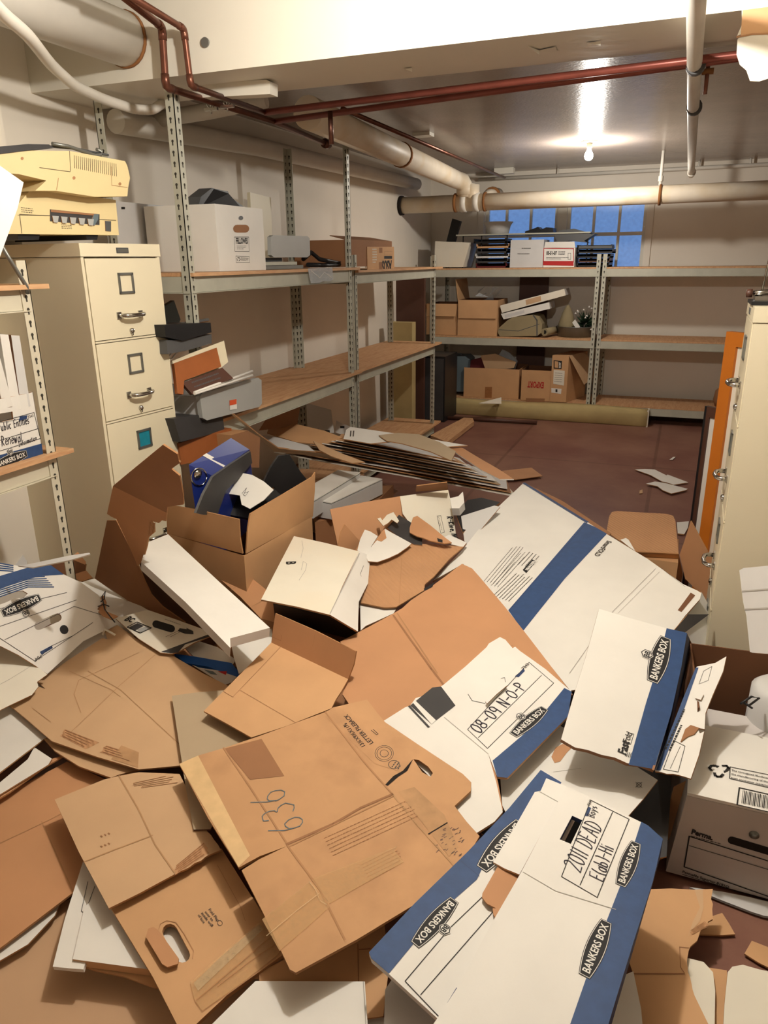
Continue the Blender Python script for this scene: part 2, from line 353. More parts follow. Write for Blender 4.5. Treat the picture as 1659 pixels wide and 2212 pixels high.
ST = {'B': [[(.08, 0), (.08, 1)], [(.08, 1)]+arc(.2, .77, .22, .23, 90, -90, 6)+[(.08, .52)], [(.08, .52)]+arc(.22, .26, .26, .26, 90, -90, 6)+[(.08, 0)]], 'y': [[(.05, .6), (.24, .05)], [(.45, .6), (.12, -.35)]], ',': [[(.14, .05), (.08, -.15)]], '0': [arc(.3, .5, .25, .5, 90, 450, 14)], '1': [[(.15, 1), (.15, 0)]], '2': [arc(.27, .75, .23, .25, 160, -20, 8)+[(.05, 0), (.55, 0)]],
 '8': [arc(.28, .75, .2, .25, 270, -90, 10), arc(.28, .25, .25, .25, 90, 450, 10)], '9': [arc(.28, .72, .22, .28, 0, 360, 10)+[(.46, 0)]],
 '-': [[(.1, .5), (.5, .5)]], 'N': [[(.05, 0), (.05, 1), (.5, 0), (.5, 1)]], 'O': [arc(.3, .5, .27, .5, 90, 450, 14)],
 'P': [[(.08, 0), (.08, 1)], [(.08, 1)]+arc(.2, .75, .28, .25, 90, -90, 8)+[(.08, .5)]], 'D': [[(.08, 0), (.08, 1)], [(.0, 1)]+arc(.12, .5, .42, .5, 90, -90, 10)+[(0, 0)]],
 'E': [[(.5, 1), (.08, 1), (.08, 0), (.5, 0)], [(.08, .5), (.4, .5)]], 'F': [[(.5, 1), (.08, 1), (.08, 0)], [(.08, .5), (.4, .5)]],
 'A': [[(.02, 0), (.3, 1), (.5, 0)], [(.12, .4), (.45, .4)]], 'H': [[(.08, 0), (.08, 1)], [(.5, 0), (.5, 1)], [(.08, .5), (.5, .5)]],
 'i': [[(.1, 0), (.1, .6)], [(.1, .85), (.12, .9)]], '(': [arc(.35, .5, .25, .6, 120, 240, 6)], ')': [arc(.0, .5, .25, .6, 60, -60, 6)],
 'a': [arc(.25, .28, .2, .27, 20, 380, 10), [(.47, .6), (.47, 0)]], 'b': [[(.08, 1), (.08, 0)], arc(.26, .28, .19, .27, 170, -170, 8)], 'l': [[(.1, 1), (.1, 0)]],
 'c': [arc(.28, .3, .22, .3, 50, 310, 8)], 'e': [[(.08, .3), (.45, .35)]+arc(.27, .3, .2, .3, 10, 320, 8)], 'n': [[(.08, .6), (.08, 0)], arc(.27, .3, .18, .3, 170, 0, 6)+[(.45, 0)]],
 't': [[(.2, .9), (.2, 0), (.35, 0)], [(.02, .6), (.4, .6)]], 's': [arc(.22, .45, .16, .15, 40, 230, 5)+arc(.22, .15, .18, .15, 90, -130, 6)], 'u': [[(.08, .6), (.1, .1), (.25, 0), (.42, .15), (.43, .6)], [(.43, .3), (.45, 0)]],
 'R': [[(.08, 0), (.08, 1)], [(.08, 1)]+arc(.2, .75, .25, .25, 90, -90, 8)+[(.08, .5), (.5, 0)]], 'w': [[(.02, .6), (.15, 0), (.28, .5), (.4, 0), (.55, .6)]],
 'I': [[(.25, 1), (.25, 0)], [(.05, 1), (.45, 1)], [(.05, 0), (.45, 0)]], 'f': [arc(.35, .8, .18, .2, 60, 180, 5)+[(.17, 0)], [(.02, .55), (.38, .55)]], 'o': [arc(.27, .3, .22, .3, 90, 450, 10)],
 'r': [[(.08, .6), (.08, 0)], arc(.28, .35, .2, .22, 170, 60, 5)], 'm': [[(.06, .6), (.06, 0)], arc(.2, .3, .14, .3, 170, 0, 5)+[(.34, 0)], arc(.48, .3, .14, .3, 170, 0, 5)+[(.62, 0)]],
 'K': [[(.08, 0), (.08, 1)], [(.5, 1), (.08, .45), (.5, 0)]], 'C': [arc(.32, .5, .27, .5, 50, 310, 10)], '.': [[(.1, 0), (.14, .04)]], 'g': [arc(.25, .3, .2, .28, 20, 380, 10), [(.46, .6), (.44, -.3), (.1, -.35)]],
 '6': [[(.42, 1), (.15, .6)]+arc(.28, .28, .22, .28, 160, -200, 10)], '3': [arc(.25, .75, .2, .25, 150, -80, 7)+arc(.25, .25, .24, .26, 80, -150, 7)], 'v': [[(.05, .6), (.22, 0), (.42, .6)]], 'S': [arc(.28, .75, .2, .24, 40, 240, 7)+arc(.28, .25, .22, .25, 80, -140, 7)]}
STW = {'1': .35, 'l': .28, 'i': .3, '.': .3, ' ': .5, '(': .4, ')': .35, 'm': .75, '-': .65, 'D': .68, 't': .5, 'r': .5, 'f': .5, 's': .5, 'n': .6, 'e': .58, 'a': .62}
def jag(p, q, n=8, a=6, seed=0):
    rr = random.Random(seed); d = (q[0]-p[0], q[1]-p[1]); L_ = math.hypot(*d) or 1; nx, ny = -d[1]/L_, d[0]/L_
    return [(p[0]+d[0]*i/n+nx*rr.uniform(-a, a), p[1]+d[1]*i/n+ny*rr.uniform(-a, a)) for i in range(1, n)]
def oval(p, q, w, n=6):
    """stadium outline between two pixel centres with half-width w"""
    a = math.atan2(q[1]-p[1], q[0]-p[0]); out = []
    for i in range(n+1):
        t = a-math.pi/2+math.pi*i/n; out.append((q[0]+w*math.cos(t), q[1]+w*math.sin(t)))
    for i in range(n+1):
        t = a+math.pi/2+math.pi*i/n; out.append((p[0]+w*math.cos(t), p[1]+w*math.sin(t)))
    return out
def sheet(name, label, pl, outer, m, t=.004, mb=None, me='edge', holes=(), cat='cardboard', decs=(), group=None):
    """one flat piece of board; decs are callables that add its print to the same mesh"""
    g = G(); g.slab(pl, outer, m, t, mb, me, holes)
    for d in decs: d(g, pl)
    return g.build(name, None, label, cat, group)

# ================================================================== THE ROOM
XL, XR, YB, YN, ZF, ZN = -2.5, 2.1, 7.75, -1.6, 2.25, 2.37
def struct(name, g): return g.build(name, kind='structure')
g = G(); g.box(XL-.2, XR+.2, YN-.2, YB+.2, -.1, 0, 'floor'); struct('floor', g)
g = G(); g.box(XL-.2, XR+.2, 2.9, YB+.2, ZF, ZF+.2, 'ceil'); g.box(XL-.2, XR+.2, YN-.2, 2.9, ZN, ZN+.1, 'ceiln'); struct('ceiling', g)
g = G(); g.box(XL-.2, XL, YN-.2, YB+.2, 0, ZN, 'wall'); struct('wall_left', g)
g = G(); g.box(XR, XR+.2, YN-.2, YB+.2, 0, ZN, 'wall'); struct('wall_right', g)
g = G(); g.box(XL, XR, YN-.2, YN, 0, ZN, 'wall'); struct('wall_near', g)
# back wall with a window opening
wl, wr = PY(1048, 480, YB).x, PY(1396, 480, YB).x; wb, wt = 1.30, 1.98
g = G(); g.box(XL, wl, YB, YB+.2, 0, ZN, 'wall'); g.box(wr, XR, YB, YB+.2, 0, ZN, 'wall')
g.box(wl, wr, YB, YB+.2, 0, wb, 'wall'); g.box(wl, wr, YB, YB+.2, wt, ZN, 'wall'); struct('wall_back', g)
g = G(); g.box(XL, XR, 2.58, 2.96, 2.10, ZN, 'beam'); struct('trim_1', g)
g = G(); g.box(XL, XL+.12, YN, 2.30, 0, ZN, 'wall'); struct('trim_2', g)
# windows: two sashes of panes
def window(name, x0, x1, cols):
    g = G(); y0, y1 = YB+.03, YB+.075; t = .022
    zr = [wb, PY(1100, 510, YB).z, wt]
    g.box(x0, x0+.03, y0, y1, wb, wt, 'beam'); g.box(x1-.03, x1, y0, y1, wb, wt, 'beam')
    g.box(x0, x1, y0, y1, wb, wb+.03, 'beam'); g.box(x0, x1, y0, y1, wt-.03, wt, 'beam'); g.box(x0, x1, y0+.004, y1-.004, zr[1]-.016, zr[1]+.016, 'beam')
    for c in cols: g.box(c-.012, c+.012, y0+.002, y1-.002, wb, wt, 'beam')
    w = struct(name, g)
    g = G(); xs = [x0+.03]+list(cols)+[x1-.03]
    for a, b in zip(xs, xs[1:]):
        for c, d in zip(zr, zr[1:]): g.box(a, b, YB+.05, YB+.054, c, d, 'glass')
    w['_o'] = tuple(ORIG[w.name]); THINGS.append(w); g.build('pane', w)
xw = lambda px: PY(px, 480, YB+.05).x
window('window_1', wl, xw(1206), (xw(1095), xw(1147)))
window('window_2', xw(1226), wr, (xw(1283), xw(1338)))
g = G(); g.box(xw(1206), xw(1226), YB-.01, YB+.1, wb, wt, 'beam'); struct('trim_3', g)
g = G(); g.box(wl-.07, wl-.01, YB-.02, YB, wb-.05, wt+.06, 'wall'); g.box(wr+.01, wr+.06, YB-.02, YB, wb-.05, wt+.06, 'wall')
g.box(wl-.07, wr+.06, YB-.02, YB, wt+.0, wt+.06, 'wall'); struct('trim_4', g)

# ---- lamps
def bulb(name, loc, w, label, ceilz):
    c = V(loc); t = thing(name, label, 'lamp', (c.x, c.y, ceilz))
    g = G(); g.lathe((c.x, c.y, ceilz), [(0, -.012), (.055, -.012), (.06, -.004), (.06, 0)], 'beam'); g.build('canopy', t)
    g = G(); g.lathe((c.x, c.y, ceilz-.012), [(.02, 0), (.02, -.03), (.014, -.032)], 'cream'); g.build('socket', t)
    g = G(); g.lathe((c.x, c.y, c.z), [(.013, .045), (.016, .03), (.028, .008), (.031, -.008), (.027, -.024), (.015, -.034), (0, -.037)], 'bulb'); b = g.build('glass_bulb', t)
    b.visible_shadow = True
    return t
bc = P(1274, 305, ZF); bulb('ceiling_bulb', (bc.x, bc.y, ZF-.09), 0, 'bare lit bulb in a socket on the glossy far ceiling', ZF)
lamp((bc.x, bc.y, ZF-.165), FAR_W, .035)
bulb('ceiling_bulb', (-.5, 1.65, ZN-.09), 0, 'bare lit bulb on the near ceiling in front of the beam, above the box pile', ZN)
lamp((-.5, 1.65, ZN-.165), NEAR_W, .04)

# ---- pipes
g = G(); c = PY(272, 86, 2.58); g.tube([(c.x, .1, c.z), (c.x, 2.58, c.z)], .09, 'pipew', 24)
t = g.build('drain_pipe', None, 'fat white insulated pipe ending against the beam face, upper left', 'pipe')
g = G(); g.tube([(c.x, 2.565, c.z), (c.x, 2.579, c.z)], .094, 'rust', 24); t['_o'] = tuple(ORIG[t.name]); THINGS.append(t); g.build('rust_ring', t)
def pipe_path(pts, r, m, name, label, cat='pipe', joints=(), n=10):
    t = thing(name, label, cat, pts[0]); q = []
    for i, p in enumerate(pts):
        p = V(p)
        if 0 < i < len(pts)-1:
            a = (V(pts[i-1])-p).normalized()*r*1.6; b = (V(pts[i+1])-p).normalized()*r*1.6; q += [p+a, p+a*.35+b*.35, p+b]
        else: q.append(p)
    g = G(); g.tube(q, r, m, n); g.build('pipe_run', t)
    for p in joints:
        pass
    for i in range(1, len(pts)-1):
        p = V(pts[i]); a = (V(pts[i-1])-p).normalized(); b = (V(pts[i+1])-p).normalized()
        if a.dot(b) > -.9:
            g = G(); g.tube([p+a*r*3.2, p+a*r*1.5, p+(a+b)*r*.35, p+b*r*1.5, p+b*r*3.2], r*1.18, m, n); g.build('elbow', t)
    return t
zc = PY(358, 188, 2.54).z; zt = PY(350, 58, 2.54).z
a0 = P(200, -60, zt); a1 = PY(350, 58, 2.54); a2 = PY(358, 188, 2.54); a3 = P(590, 262, zc); a4 = P(705, 311, zc)
cp = pipe_path([a0, a1, a2, a3, a4], .013, 'copper', 'copper_pipe', 'thicker dark copper pipe dropping down the beam face and running under it')
zt2 = PY(397, 62, 2.54).z; zc2 = PY(412, 185, 2.54).z; r1 = P(572, 243, zc2)
rr_ = 2.09
pipe_path([P(262, -20, zt2), PY(397, 62, 2.54), PY(412, 185, 2.54), r1], .011, 'copper', 'copper_pipe', 'thinner copper pipe right of the thick one, bending down the beam face')
def rp(px, py): return P(px, py, zc+.0)
pipe_path([P(572, 243, zc2+.0), P(1600, 118, zc2+.0), P(1600, 118, zc2)+(P(1600, 118, zc2)-P(572, 243, zc2))*.98], .013, 'redp', 'red_pipe', 'upper dull red pipe running along the underside of the beam')
pipe_path([P(590, 263, zc), P(1600, 124, zc), P(1600, 124, zc)+(P(1600, 124, zc)-P(590, 263, zc))*.98], .013, 'redp', 'red_pipe', 'lower dull red pipe running along under the beam')
pipe_path([PY(713, 240, P(713, 240, zc).y), PY(716, 312, P(713, 240, zc).y)], .011, 'copper', 'copper_pipe', 'short copper drop hanging from the lower red pipe')
t = thing('pipe_valve', 'brass valve at the end of the copper pipe under the beam', 'valve', a4)
g = G(); d = (a4-a3).normalized(); g.tube([a4-d*.05, a4-d*.03, a4-d*.03, a4+d*.02, a4+d*.02, a4+d*.05], [.018, .018, .024, .024, .016, .016], 'copper', 10); g.build('valve_body', t)
g = G(); g.tube([a4, a4+V((0, 0, .035))], .006, 'chrome', 8); g.box(a4.x-.02, a4.x+.05, a4.y-.006, a4.y+.006, a4.z+.033, a4.z+.039, 'chrome'); g.build('valve_handle', t)
for px, py, w in ((455, 222, 'left'), (490, 216, 'right')):
    p = P(px, py, zc)
    g = G(); g.tube([p+V((-.017, 0, .03)), p+V((-.017, 0, -.006)), p+V((-.008, 0, -.02)), p+V((.008, 0, -.02)), p+V((.017, 0, -.006)), p+V((.017, 0, .03))], .004, 'chrome', 6)
    g.box(p.x-.03, p.x+.03, p.y-.006, p.y+.006, p.z-.028, p.z-.018, 'chrome'); g.tube([p+V((0, 0, -.04)), p+V((0, 0, .04))], .0035, 'chrome', 6)
    g.build('pipe_clamp', None, w+'most of two steel clamps holding the copper pipes under the beam', 'clamp', 'pipe clamps')
# white soil pipe running to the back + elbow + horizontal pipe
YP = 6.82
e0 = PY(985, 388, 6.68); s0 = P(665, 243, 2.10); zp = PY(1430, 421, YP).z
t = thing('soil_pipe', 'large cream pipe running from behind the beam to the back, elbow down at its end', 'pipe', s0)
g = G(); g.tube([s0, s0.lerp(e0, .5), e0, e0+V((.03, .08, -.01)), e0+V((.05, .13, -.06)), (e0.x+.05, YP, zp+.05)], .072, 'pipe', 18); g.build('pipe_run', t)
for k in (.47,): q = s0.lerp(e0, k); d = (e0-s0).normalized(); g = G(); g.tube([q, q+d*.03], .078, 'rust', 18); g.build('hanger_band', t)
g = G(); g.tube([(e0.x+.05, YP, zp+.15), (e0.x+.05, YP, zp+.06)], .082, 'pipe', 18); g.build('coupling', t)
t = thing('drain_pipe', 'long horizontal cream pipe hung across the back in front of the windows', 'pipe', (XL, YP, zp))
g = G(); g.tube([(XL+.02, YP, zp-.005), (XR, YP, zp+.01)], .07, 'pipe', 20); g.build('pipe_run', t)
g = G(); g.tube([(XL+.005, YP, zp-.005), (XL+.03, YP, zp-.005)], .082, 'dark', 20); g.build('dark_hole_ring', t)  # dark ring: the shade of the wall hole around the pipe, put in as colour
for px, w, m_ in ((985, .02, 'rust'), (1003, .05, 'pipew'), (1030, .05, 'pipew'), (1048, .018, 'rust'), (1425, .02, 'rust')):
    x = PY(px, 430, YP).x; g = G(); g.tube([(x-w/2, YP, zp), (x+w/2, YP, zp)], .079, m_, 20); g.build('coupling', t)
x = PY(1020, 430, YP).x
g = G(); g.tube([(x, YP, zp), (x, YP, zp+.14)], .062, 'pipe', 16); g.tube([(x+.13, YP, zp), (x+.12, YP+.12, zp+.05), (x+.13, YP+.4, zp+.08)], .06, 'pipe', 16); g.tube([(x+.125, YP+.2, zp+.06), (x+.125, YP+.23, zp+.065)], .075, 'rust', 16); g.build('branch', t)
hx = PY(1428, 380, YP)
g = G(); g.tube([(hx.x, YP, ZF), (hx.x, YP, zp+.02)], .013, 'pipew', 10); g.lathe((hx.x, YP, zp+.1), [(.02, 0), (.02, .04)], 'pipew', 10); g.build('hanger_rod', t)
# conduit running to the back on the right
c0, c1 = P(1506, -60, 2.05)+(P(1506, -60, 2.05)-P(1493, 378, 2.05))*.45, P(1493, 378, 2.05); d = (c1-c0).normalized()
t = thing('conduit', 'white conduit running front to back under the ceiling, right side', 'pipe', c0)
g = G(); g.tube([c0, c1], .024, 'pipew', 14); g.build('pipe_run', t)
for px, py in ((1503, 140), (1500, 232), (1494, 372)):
    q = P(px, py, 2.05); g = G(); g.tube([q-d*.02, q+d*.02], .031, 'greyd' if py < 300 else 'pipew', 14); g.tube([q, q+V((0, 0, .2 if py > 200 else .06))], .006, 'pipew', 6); g.build('pipe_hanger', t)
q = P(1530, 140, 2.08); g = G(); g.tube([q, q+V((0, 0, -.03)), q+V((.0, 0, -.09))], .007, 'copper', 8); g.tube([q+V((-.02, 0, -.02)), q+V((.02, 0, -.02))], .01, 'rust', 8); g.build('drain_valve', None, 'small brass drain cock hanging beside the white conduit under the red pipes', 'valve')
g = G(); g.tube([(XL+.5, YB-.06, 2.19), (XR, YB-.06, 2.20)], .017, 'pipew', 10)
for px in (1205, 1408+100, 1618): q = PY(px, 375, YB-.06); g.tube([(q.x, YB-.06, 2.19), (q.x, YB-.06, ZF)], .01, 'pipew', 8)
g.build('conduit', None, 'thin white pipe along the top of the back wall', 'pipe')
g = G(); g.tube([PX(250, 262, XL+.1), PX(560, 318, XL+.1), PX(900, 398, XL+.1)], .05, 'pipew', 14)
g.build('drain_pipe', None, 'whitewashed pipe running along the top of the left wall', 'pipe')
g = G(); g.tube([PY(316, 262, 3.2), PY(450, 240, 3.25), PY(575, 215, 3.3)], .035, 'pipew', 14)
g.build('drain_pipe', None, 'short white pipe behind the beam above the left shelf', 'pipe')
pts = [P(-70, -60, 2.10), P(0, 25, 2.10), P(60, 75, 2.095), P(110, 140, 2.09), P(160, 185, 2.07), P(220, 213, 2.065), P(290, 236, 2.05), P(330, 238, 2.055), P(352, 222, 2.09)]
q = []
for a, b in zip(pts, pts[1:]): q += [a.lerp(b, k/4) for k in range(4)]
q.append(pts[-1]); q = [q[0]]+[(q[i-1]+q[i]*2+q[i+1])/4 for i in range(1, len(q)-1)]+[q[-1]]
g = G(); g.tube(q, .019, 'pipew', 12); g.build('hose', None, 'thick white hose sagging under the beam at the upper left', 'hose')
g = G(); a, b = P(440, 200, 2.06), P(583, 200, 2.06)
pl = plY(2.75)
g.slab(pl, [(415, 180), (575, 172), (583, 176), (583, 203), (415, 212)], 'beam', .06, me='beam'); g.build('cable_trunking', None, 'white metal trunking box fixed under the beam behind the copper pipes', 'trunking')
zq = 2.17; pipe_path([P(740, 235, zq), P(1020, 354, zq), P(1090, 384, zq)], .012, 'copper', 'copper_pipe', 'thin copper pipe on the ceiling beside the big cream soil pipe')
g = G(); p = P(905, 292, ZF-.01); g.box(p.x-.03, p.x+.09, p.y-.05, p.y+.05, ZF-.02, ZF, 'beam'); g.build('junction_box', None, 'small white box on the ceiling above the soil pipe', 'box')
p = P(1090, 371, ZF-.03); g = G(); g.box(p.x-.09, p.x+.09, p.y-.04, p.y+.04, ZF-.05, ZF, 'beam'); g.build('junction_box', None, 'white box on the ceiling at the far left end of the back conduit', 'box')
pl = plY(2.578); g = G(); c = pl(444, 92); g.tube([c, c+V((0, -.006, 0))], .016, 'galv', 16); g.build('knockout_plug', None, 'small round grey plug in the beam face', 'plug')
pl = plZ(2.097); g = G()
for k, pg in enumerate(([(1138, 98), (1165, 108), (1200, 100), (1205, 112), (1160, 113)], [(1268, 92), (1298, 88), (1270, 101)], [(872, 148), (890, 146), (885, 152)])):
    q = [P(*a, 2.097) for a in pg]; c = sum(q, V())/len(q)
    G_ = G(); top = [p-V((0, 0, .001)) for p in q]; G_.face(top, 'beam'); G_.face([top[0], top[1], top[1]+V((0, .0, -.012))], 'beam')
    G_.build('paint_flake', None, ('large peeling paint flake', 'thin peeling paint flake', 'tiny peeling paint flake')[k]+' under the beam', 'paint flake')
# torn kraft paper hanging at top right
pl = Pl(PY(1620, 100, 2.40), (.15, 1, 0))
outer = [(1602, 20), (1680, 8), (1680, 172)]+[(1659, 170), (1640, 176), (1620, 175), (1612, 152), (1598, 140), (1591, 118), (1593, 85), (1608, 70), (1592, 78), (1603, 52)]
def crumpl(g, pl): g.line(pl, [(1592, 80), (1625, 74), (1680, 72)], .004, 'crease'); g.dec(pl, [(1604, 22), (1680, 12), (1680, 70), (1625, 72), (1600, 76)], 'kraft')
sheet('paper_scrap', 'torn pale brown paper hanging from the beam at the upper right corner', pl, outer, 'cream', .003, cat='paper', decs=[crumpl])

# ================================================================== SHELVING
def keyhole(g, c, u, w, n):
    """c centre, u up, w sideways, n outward"""
    for s_ in (1, -1):
        o = c+n*(.0024*s_ if s_ > 0 else -.0024)
        ring = [o+w*(.0058*math.cos(k*math.pi/3))+u*(.0058*math.sin(k*math.pi/3)+.004) for k in range(6)]
        tail = [o+w*.0028+u*.0, o-w*.0028+u*.0, o-w*.0028-u*.011, o+w*.0028-u*.011]
        g.face(ring, 'hole'); g.face(tail, 'hole')
def post(T, x, y, z0, z1, sx, sy, m='steel', top=None, step=.038):
    """angle post with its corner at x,y; flanges run towards sx and sy"""
    g = G(); w, t = .038, .003; dx, dy = top or (0, 0); u = V((dx, dy, z1-z0)).normalized(); b = V((x, y, z0))
    for (ax, s_) in ((V((1, 0, 0)), sx), (V((0, 1, 0)), sy)):
        oth = V((0, 1, 0))*sy if ax.x else V((1, 0, 0))*sx
        q = [b, b+ax*s_*w, b+ax*s_*w+oth*t, b+oth*t]; g.hexa(q, V((dx, dy, z1-z0)), m)
    k = z0+.03
    while k < z1-.02:
        for (ax, s_) in ((V((1, 0, 0)), sx), (V((0, 1, 0)), sy)):
            oth = V((0, 1, 0))*sy if ax.x else V((1, 0, 0))*sx
            c = b+u*(k-z0)+ax*s_*.021+oth*t/2; keyhole(g, c, u, ax, oth)
        k += step
    return g.build('post', T)
def unit(label, x0, x1, y0, y1, levels, ztop, m='steel', step=.038, over=(0, 0, 0, 0), back=0):
    T = thing('shelving_unit', label, 'shelving', ((x0+x1)/2, (y0+y1)/2, 0))
    for i, (x, y, sx, sy) in enumerate(((x0, y0, 1, 1), (x1, y0, -1, 1), (x1, y1, -1, -1), (x0, y1, 1, -1))):
        post(T, x, y+(back if x == x0 else 0), 0, ztop[i] if isinstance(ztop, (list, tuple)) else ztop, sx, sy, m, None, step)
    for z in levels:
        g = G(); g.box(x0-over[0]+.006, x1+over[1]-.006, y0-over[2]+.006, y1+over[3]-.006, z-.014, z, 'ply'); g.build('shelf_board', T)
        for (a, b, c, d) in ((x0+.004, x1-.004, y0+.004, y0+.012), (x0+.004, x1-.004, y1-.012, y1-.004), (x0+.004, x0+.012, y0+.012, y1-.012), (x1-.012, x1-.004, y0+.012, y1-.012)):
            g = G(); g.box(a, b, c, d, z-.078, z-.015, m); g.box(min(a, b), max(a, b), c, d, z-.078, z-.076, m)
            if b-a > d-c: cc = (c+d)/2; g.box(a, b, cc-.012, cc+.012, z-.08, z-.077, m)
            else: cc = (a+b)/2; g.box(cc-.012, cc+.012, c, d, z-.08, z-.077, m)
            g.build('shelf_beam', T)
    return T
unit('near grey steel shelving along the left wall, its shelves holding the white filing box', -2.36, -1.89, .55, 1.83, (.12, .87, 1.40), 1.47, 'steelc', over=(0, .03, 0, .06))
unit('tall olive steel shelving on the left wall, next to the filing cabinet', -2.31, -1.86, 2.62, 4.24, (.12, .80, 1.418), (2.09, 2.07, 2.10, 2.09), over=(.06, .02, 0, .10), back=.09)
unit('olive steel shelving in the far left corner with an empty middle shelf', -2.31, -1.90, 4.37, 6.02, (.12, .795, 1.40), 1.49, over=(.06, .03, 0, .12))
unit('olive steel shelving under the windows, full of cartons', PY(928, 700, 7.12).x, PY(1288, 700, 7.12).x, 7.12, 7.66, (.16, .75, 1.375), 1.485, step=.045)
unit('empty olive steel shelving along the back wall, right of the full one', PY(1291, 700, 7.12).x, 1.0, 7.12, 7.66, (.16, .75, 1.375), 1.485, step=.045)

# ================================================================== CABINETS
def cabinet(label, org, dirx, n, w, dep, h, labels, cap=.045, note=''):
    """org: front corner (at the viewer's left when facing it), dirx: unit vector along the front, outward normal = right-handed"""
    o = V(org); u = V(dirx).normalized(); nn = V((u.y, -u.x, 0)); up = V((0, 0, 1)); bk = -nn*dep
    T = thing('filing_cabinet', label, 'filing cabinet', o+u*w/2+bk/2)
    B = lambda a, b, c: o+u*a+nn*b+up*c
    def bx(g, a0, a1, b0, b1, c0, c1, m): g.hexa([B(a0, b0, c0), B(a1, b0, c0), B(a1, b1, c0), B(a0, b1, c0)], up*(c1-c0), m)
    g = G(); bx(g, 0, w, -dep, -.012, 0, h-cap, 'cab'); bx(g, 0, .012, -.012, 0, 0, h-cap, 'cab'); bx(g, w-.012, w, -.012, 0, 0, h-cap, 'cab')
    bx(g, .012, w-.012, -.0119, -.010, 0, h-cap, 'cabd'); g.build('body', T)
    g = G(); bx(g, -.003, w+.003, -dep-.002, .004, h-cap+.002, h, 'cab'); g.build('top_cap', T)
    g = G(); pl = Pl(B(w/2, .0045, h-cap/2), nn); c = B(w/2, .006, h-cap/2)
    bx(g, w/2-.028, w/2+.028, .004, .0062, h-cap/2-.009, h-cap/2+.009, 'greyd'); bx(g, w/2-.024, w/2+.024, .0062, .0066, h-cap/2-.006, h-cap/2+.006, 'galv'); g.build('maker_badge', T, label='small dark metal badge')
    ph = (h-cap-.05)/n
    for k in range(n):
        z1 = h-cap-.004-k*ph; z0 = z1-ph+.012
        g = G(); bx(g, .014, w-.014, -.010, .003, z0, z1, 'cab'); bx(g, .012, w-.012, -.010, .0045, z0-.009, z0-.003, 'cab'); d = g.build('drawer', T)
        g = G(); cc = w/2+.0; zc = z1-.085; a, b = .036, .036
        for (q0, q1, q2, q3) in ((cc-a, cc+a, zc+b-.008, zc+b), (cc-a, cc+a, zc-b, zc-b+.008), (cc-a, cc-a+.008, zc-b, zc+b), (cc+a-.008, cc+a, zc-b, zc+b)): bx(g, q0, q1, .003, .008, q2, q3, 'galv')
        if labels[k]: bx(g, cc-a+.008, cc+a-.008, .003, .0045, zc-b+.008, zc+b-.008, labels[k])
        sub(g, 'label_holder', d, label='metal label holder with a teal card' if labels[k] else None)
        g = G(); zh = z1-.195
        q = [B(cc-.052, .003, zh), B(cc-.05, .026, zh), B(cc-.035, .036, zh), B(cc, .040, zh), B(cc+.035, .036, zh), B(cc+.05, .026, zh), B(cc+.052, .003, zh)]
        g.tube(q, .0075, 'chrome', 10); 
        for e in (-.052, .052): bx(g, cc+e-.010, cc+e+.010, .003, .007, zh-.012, zh+.012, 'chrome')
        sub(g, 'handle', d, label='chrome bow handle')
        g = G(); g.lathe(B(cc+.0, .003, z0+.022), [(.010, 0), (.010, .006), (.006, .010), (0, .011)], 'chrome', 12, nn); bx(g, cc-.003, cc+.003, .003, .010, z0+.006, z0+.02, 'chrome'); sub(g, 'lock', d)
    return T
th = math.radians(5.8); ux = V((math.sin(th), math.cos(th), 0)); cor = V((-1.868, 2.45, 0))
cabinet('tall cream five-drawer filing cabinet between the left shelves', cor-ux*.372, ux, 5, .372, .55, 1.524, ('', '', 'cyan', '', ''))
cabinet('cream four-drawer filing cabinet seen edge-on at the right', (.20, 2.81, 0), (-.02, -1, 0), 4, .385, .68, 1.32, ('', 'cyan', '', ''))
# ---- printer on the cabinet
T = thing('printer', 'yellowed beige office printer standing on the cream filing cabinet', 'printer', (-2.15, 2.15, 1.545))
pa = Pl((-1.95, 2.1, 1.5), (1, -.12, 0))
g = G(); g.slab(pa, [(18, 505), (20, 468), (40, 440), (70, 405), (250, 432), (257, 508)], 'printer', .42, me='printer')
g.dec(pa, [(38, 464), (110, 466), (110, 467), (38, 465)], 'cabd'); g.line(pa, [(42, 463), (108, 466)], .002, 'cabd'); g.line(pa, [(42, 463), (47, 504)], .002, 'cabd'); g.line(pa, [(214, 474), (250, 476)], .002, 'cabd')
g.fine(pa, (45, 449), (72, 452), 3, .006, 'ink', 3); g.fine(pa, (132, 486), (156, 488), 3, .005, 'ink', 4); b = g.build('lower_body', T)
g = G(); g.slab(pa.off(.001), [(108, 452), (215, 463), (215, 486), (108, 478)], 'charcoal', .002); g.dec(pa.off(.002), [(110, 453), (208, 462), (208, 466), (110, 458)], 'kraftd')
for k in range(5): x = 113+k*19; y = 466+k*1.6; g.slab(pa.off(.006), [(x, y), (x+14, y+1), (x+12, y+15), (x+3, y+14)], 'greyp', .004)
g.slab(pa.off(.004), [(203, 463), (213, 463), (212, 474), (204, 488), (196, 480)], 'teal', .003); g.build('feed_rollers', T)
g = G(); g.slab(pa.off(.002), [(227, 477), (240, 478), (240, 500), (228, 499)], 'greyd', .003); g.build('power_switch', T)
g = G(); pu = pa.off(.05)
g.slab(pu, [(-60, 340), (60, 325), (150, 326), (270, 348), (275, 358), (281, 384), (277, 404), (275, 424), (205, 425), (120, 412), (76, 412), (100, 390), (40, 376), (-60, 368)], 'printer', .5, me='printer')
for k in range(22): x = 160+k*4.3; y = 336+k*.85; g.line(pu, [(x, y), (x+1, y+27)], .0018, 'cabd')
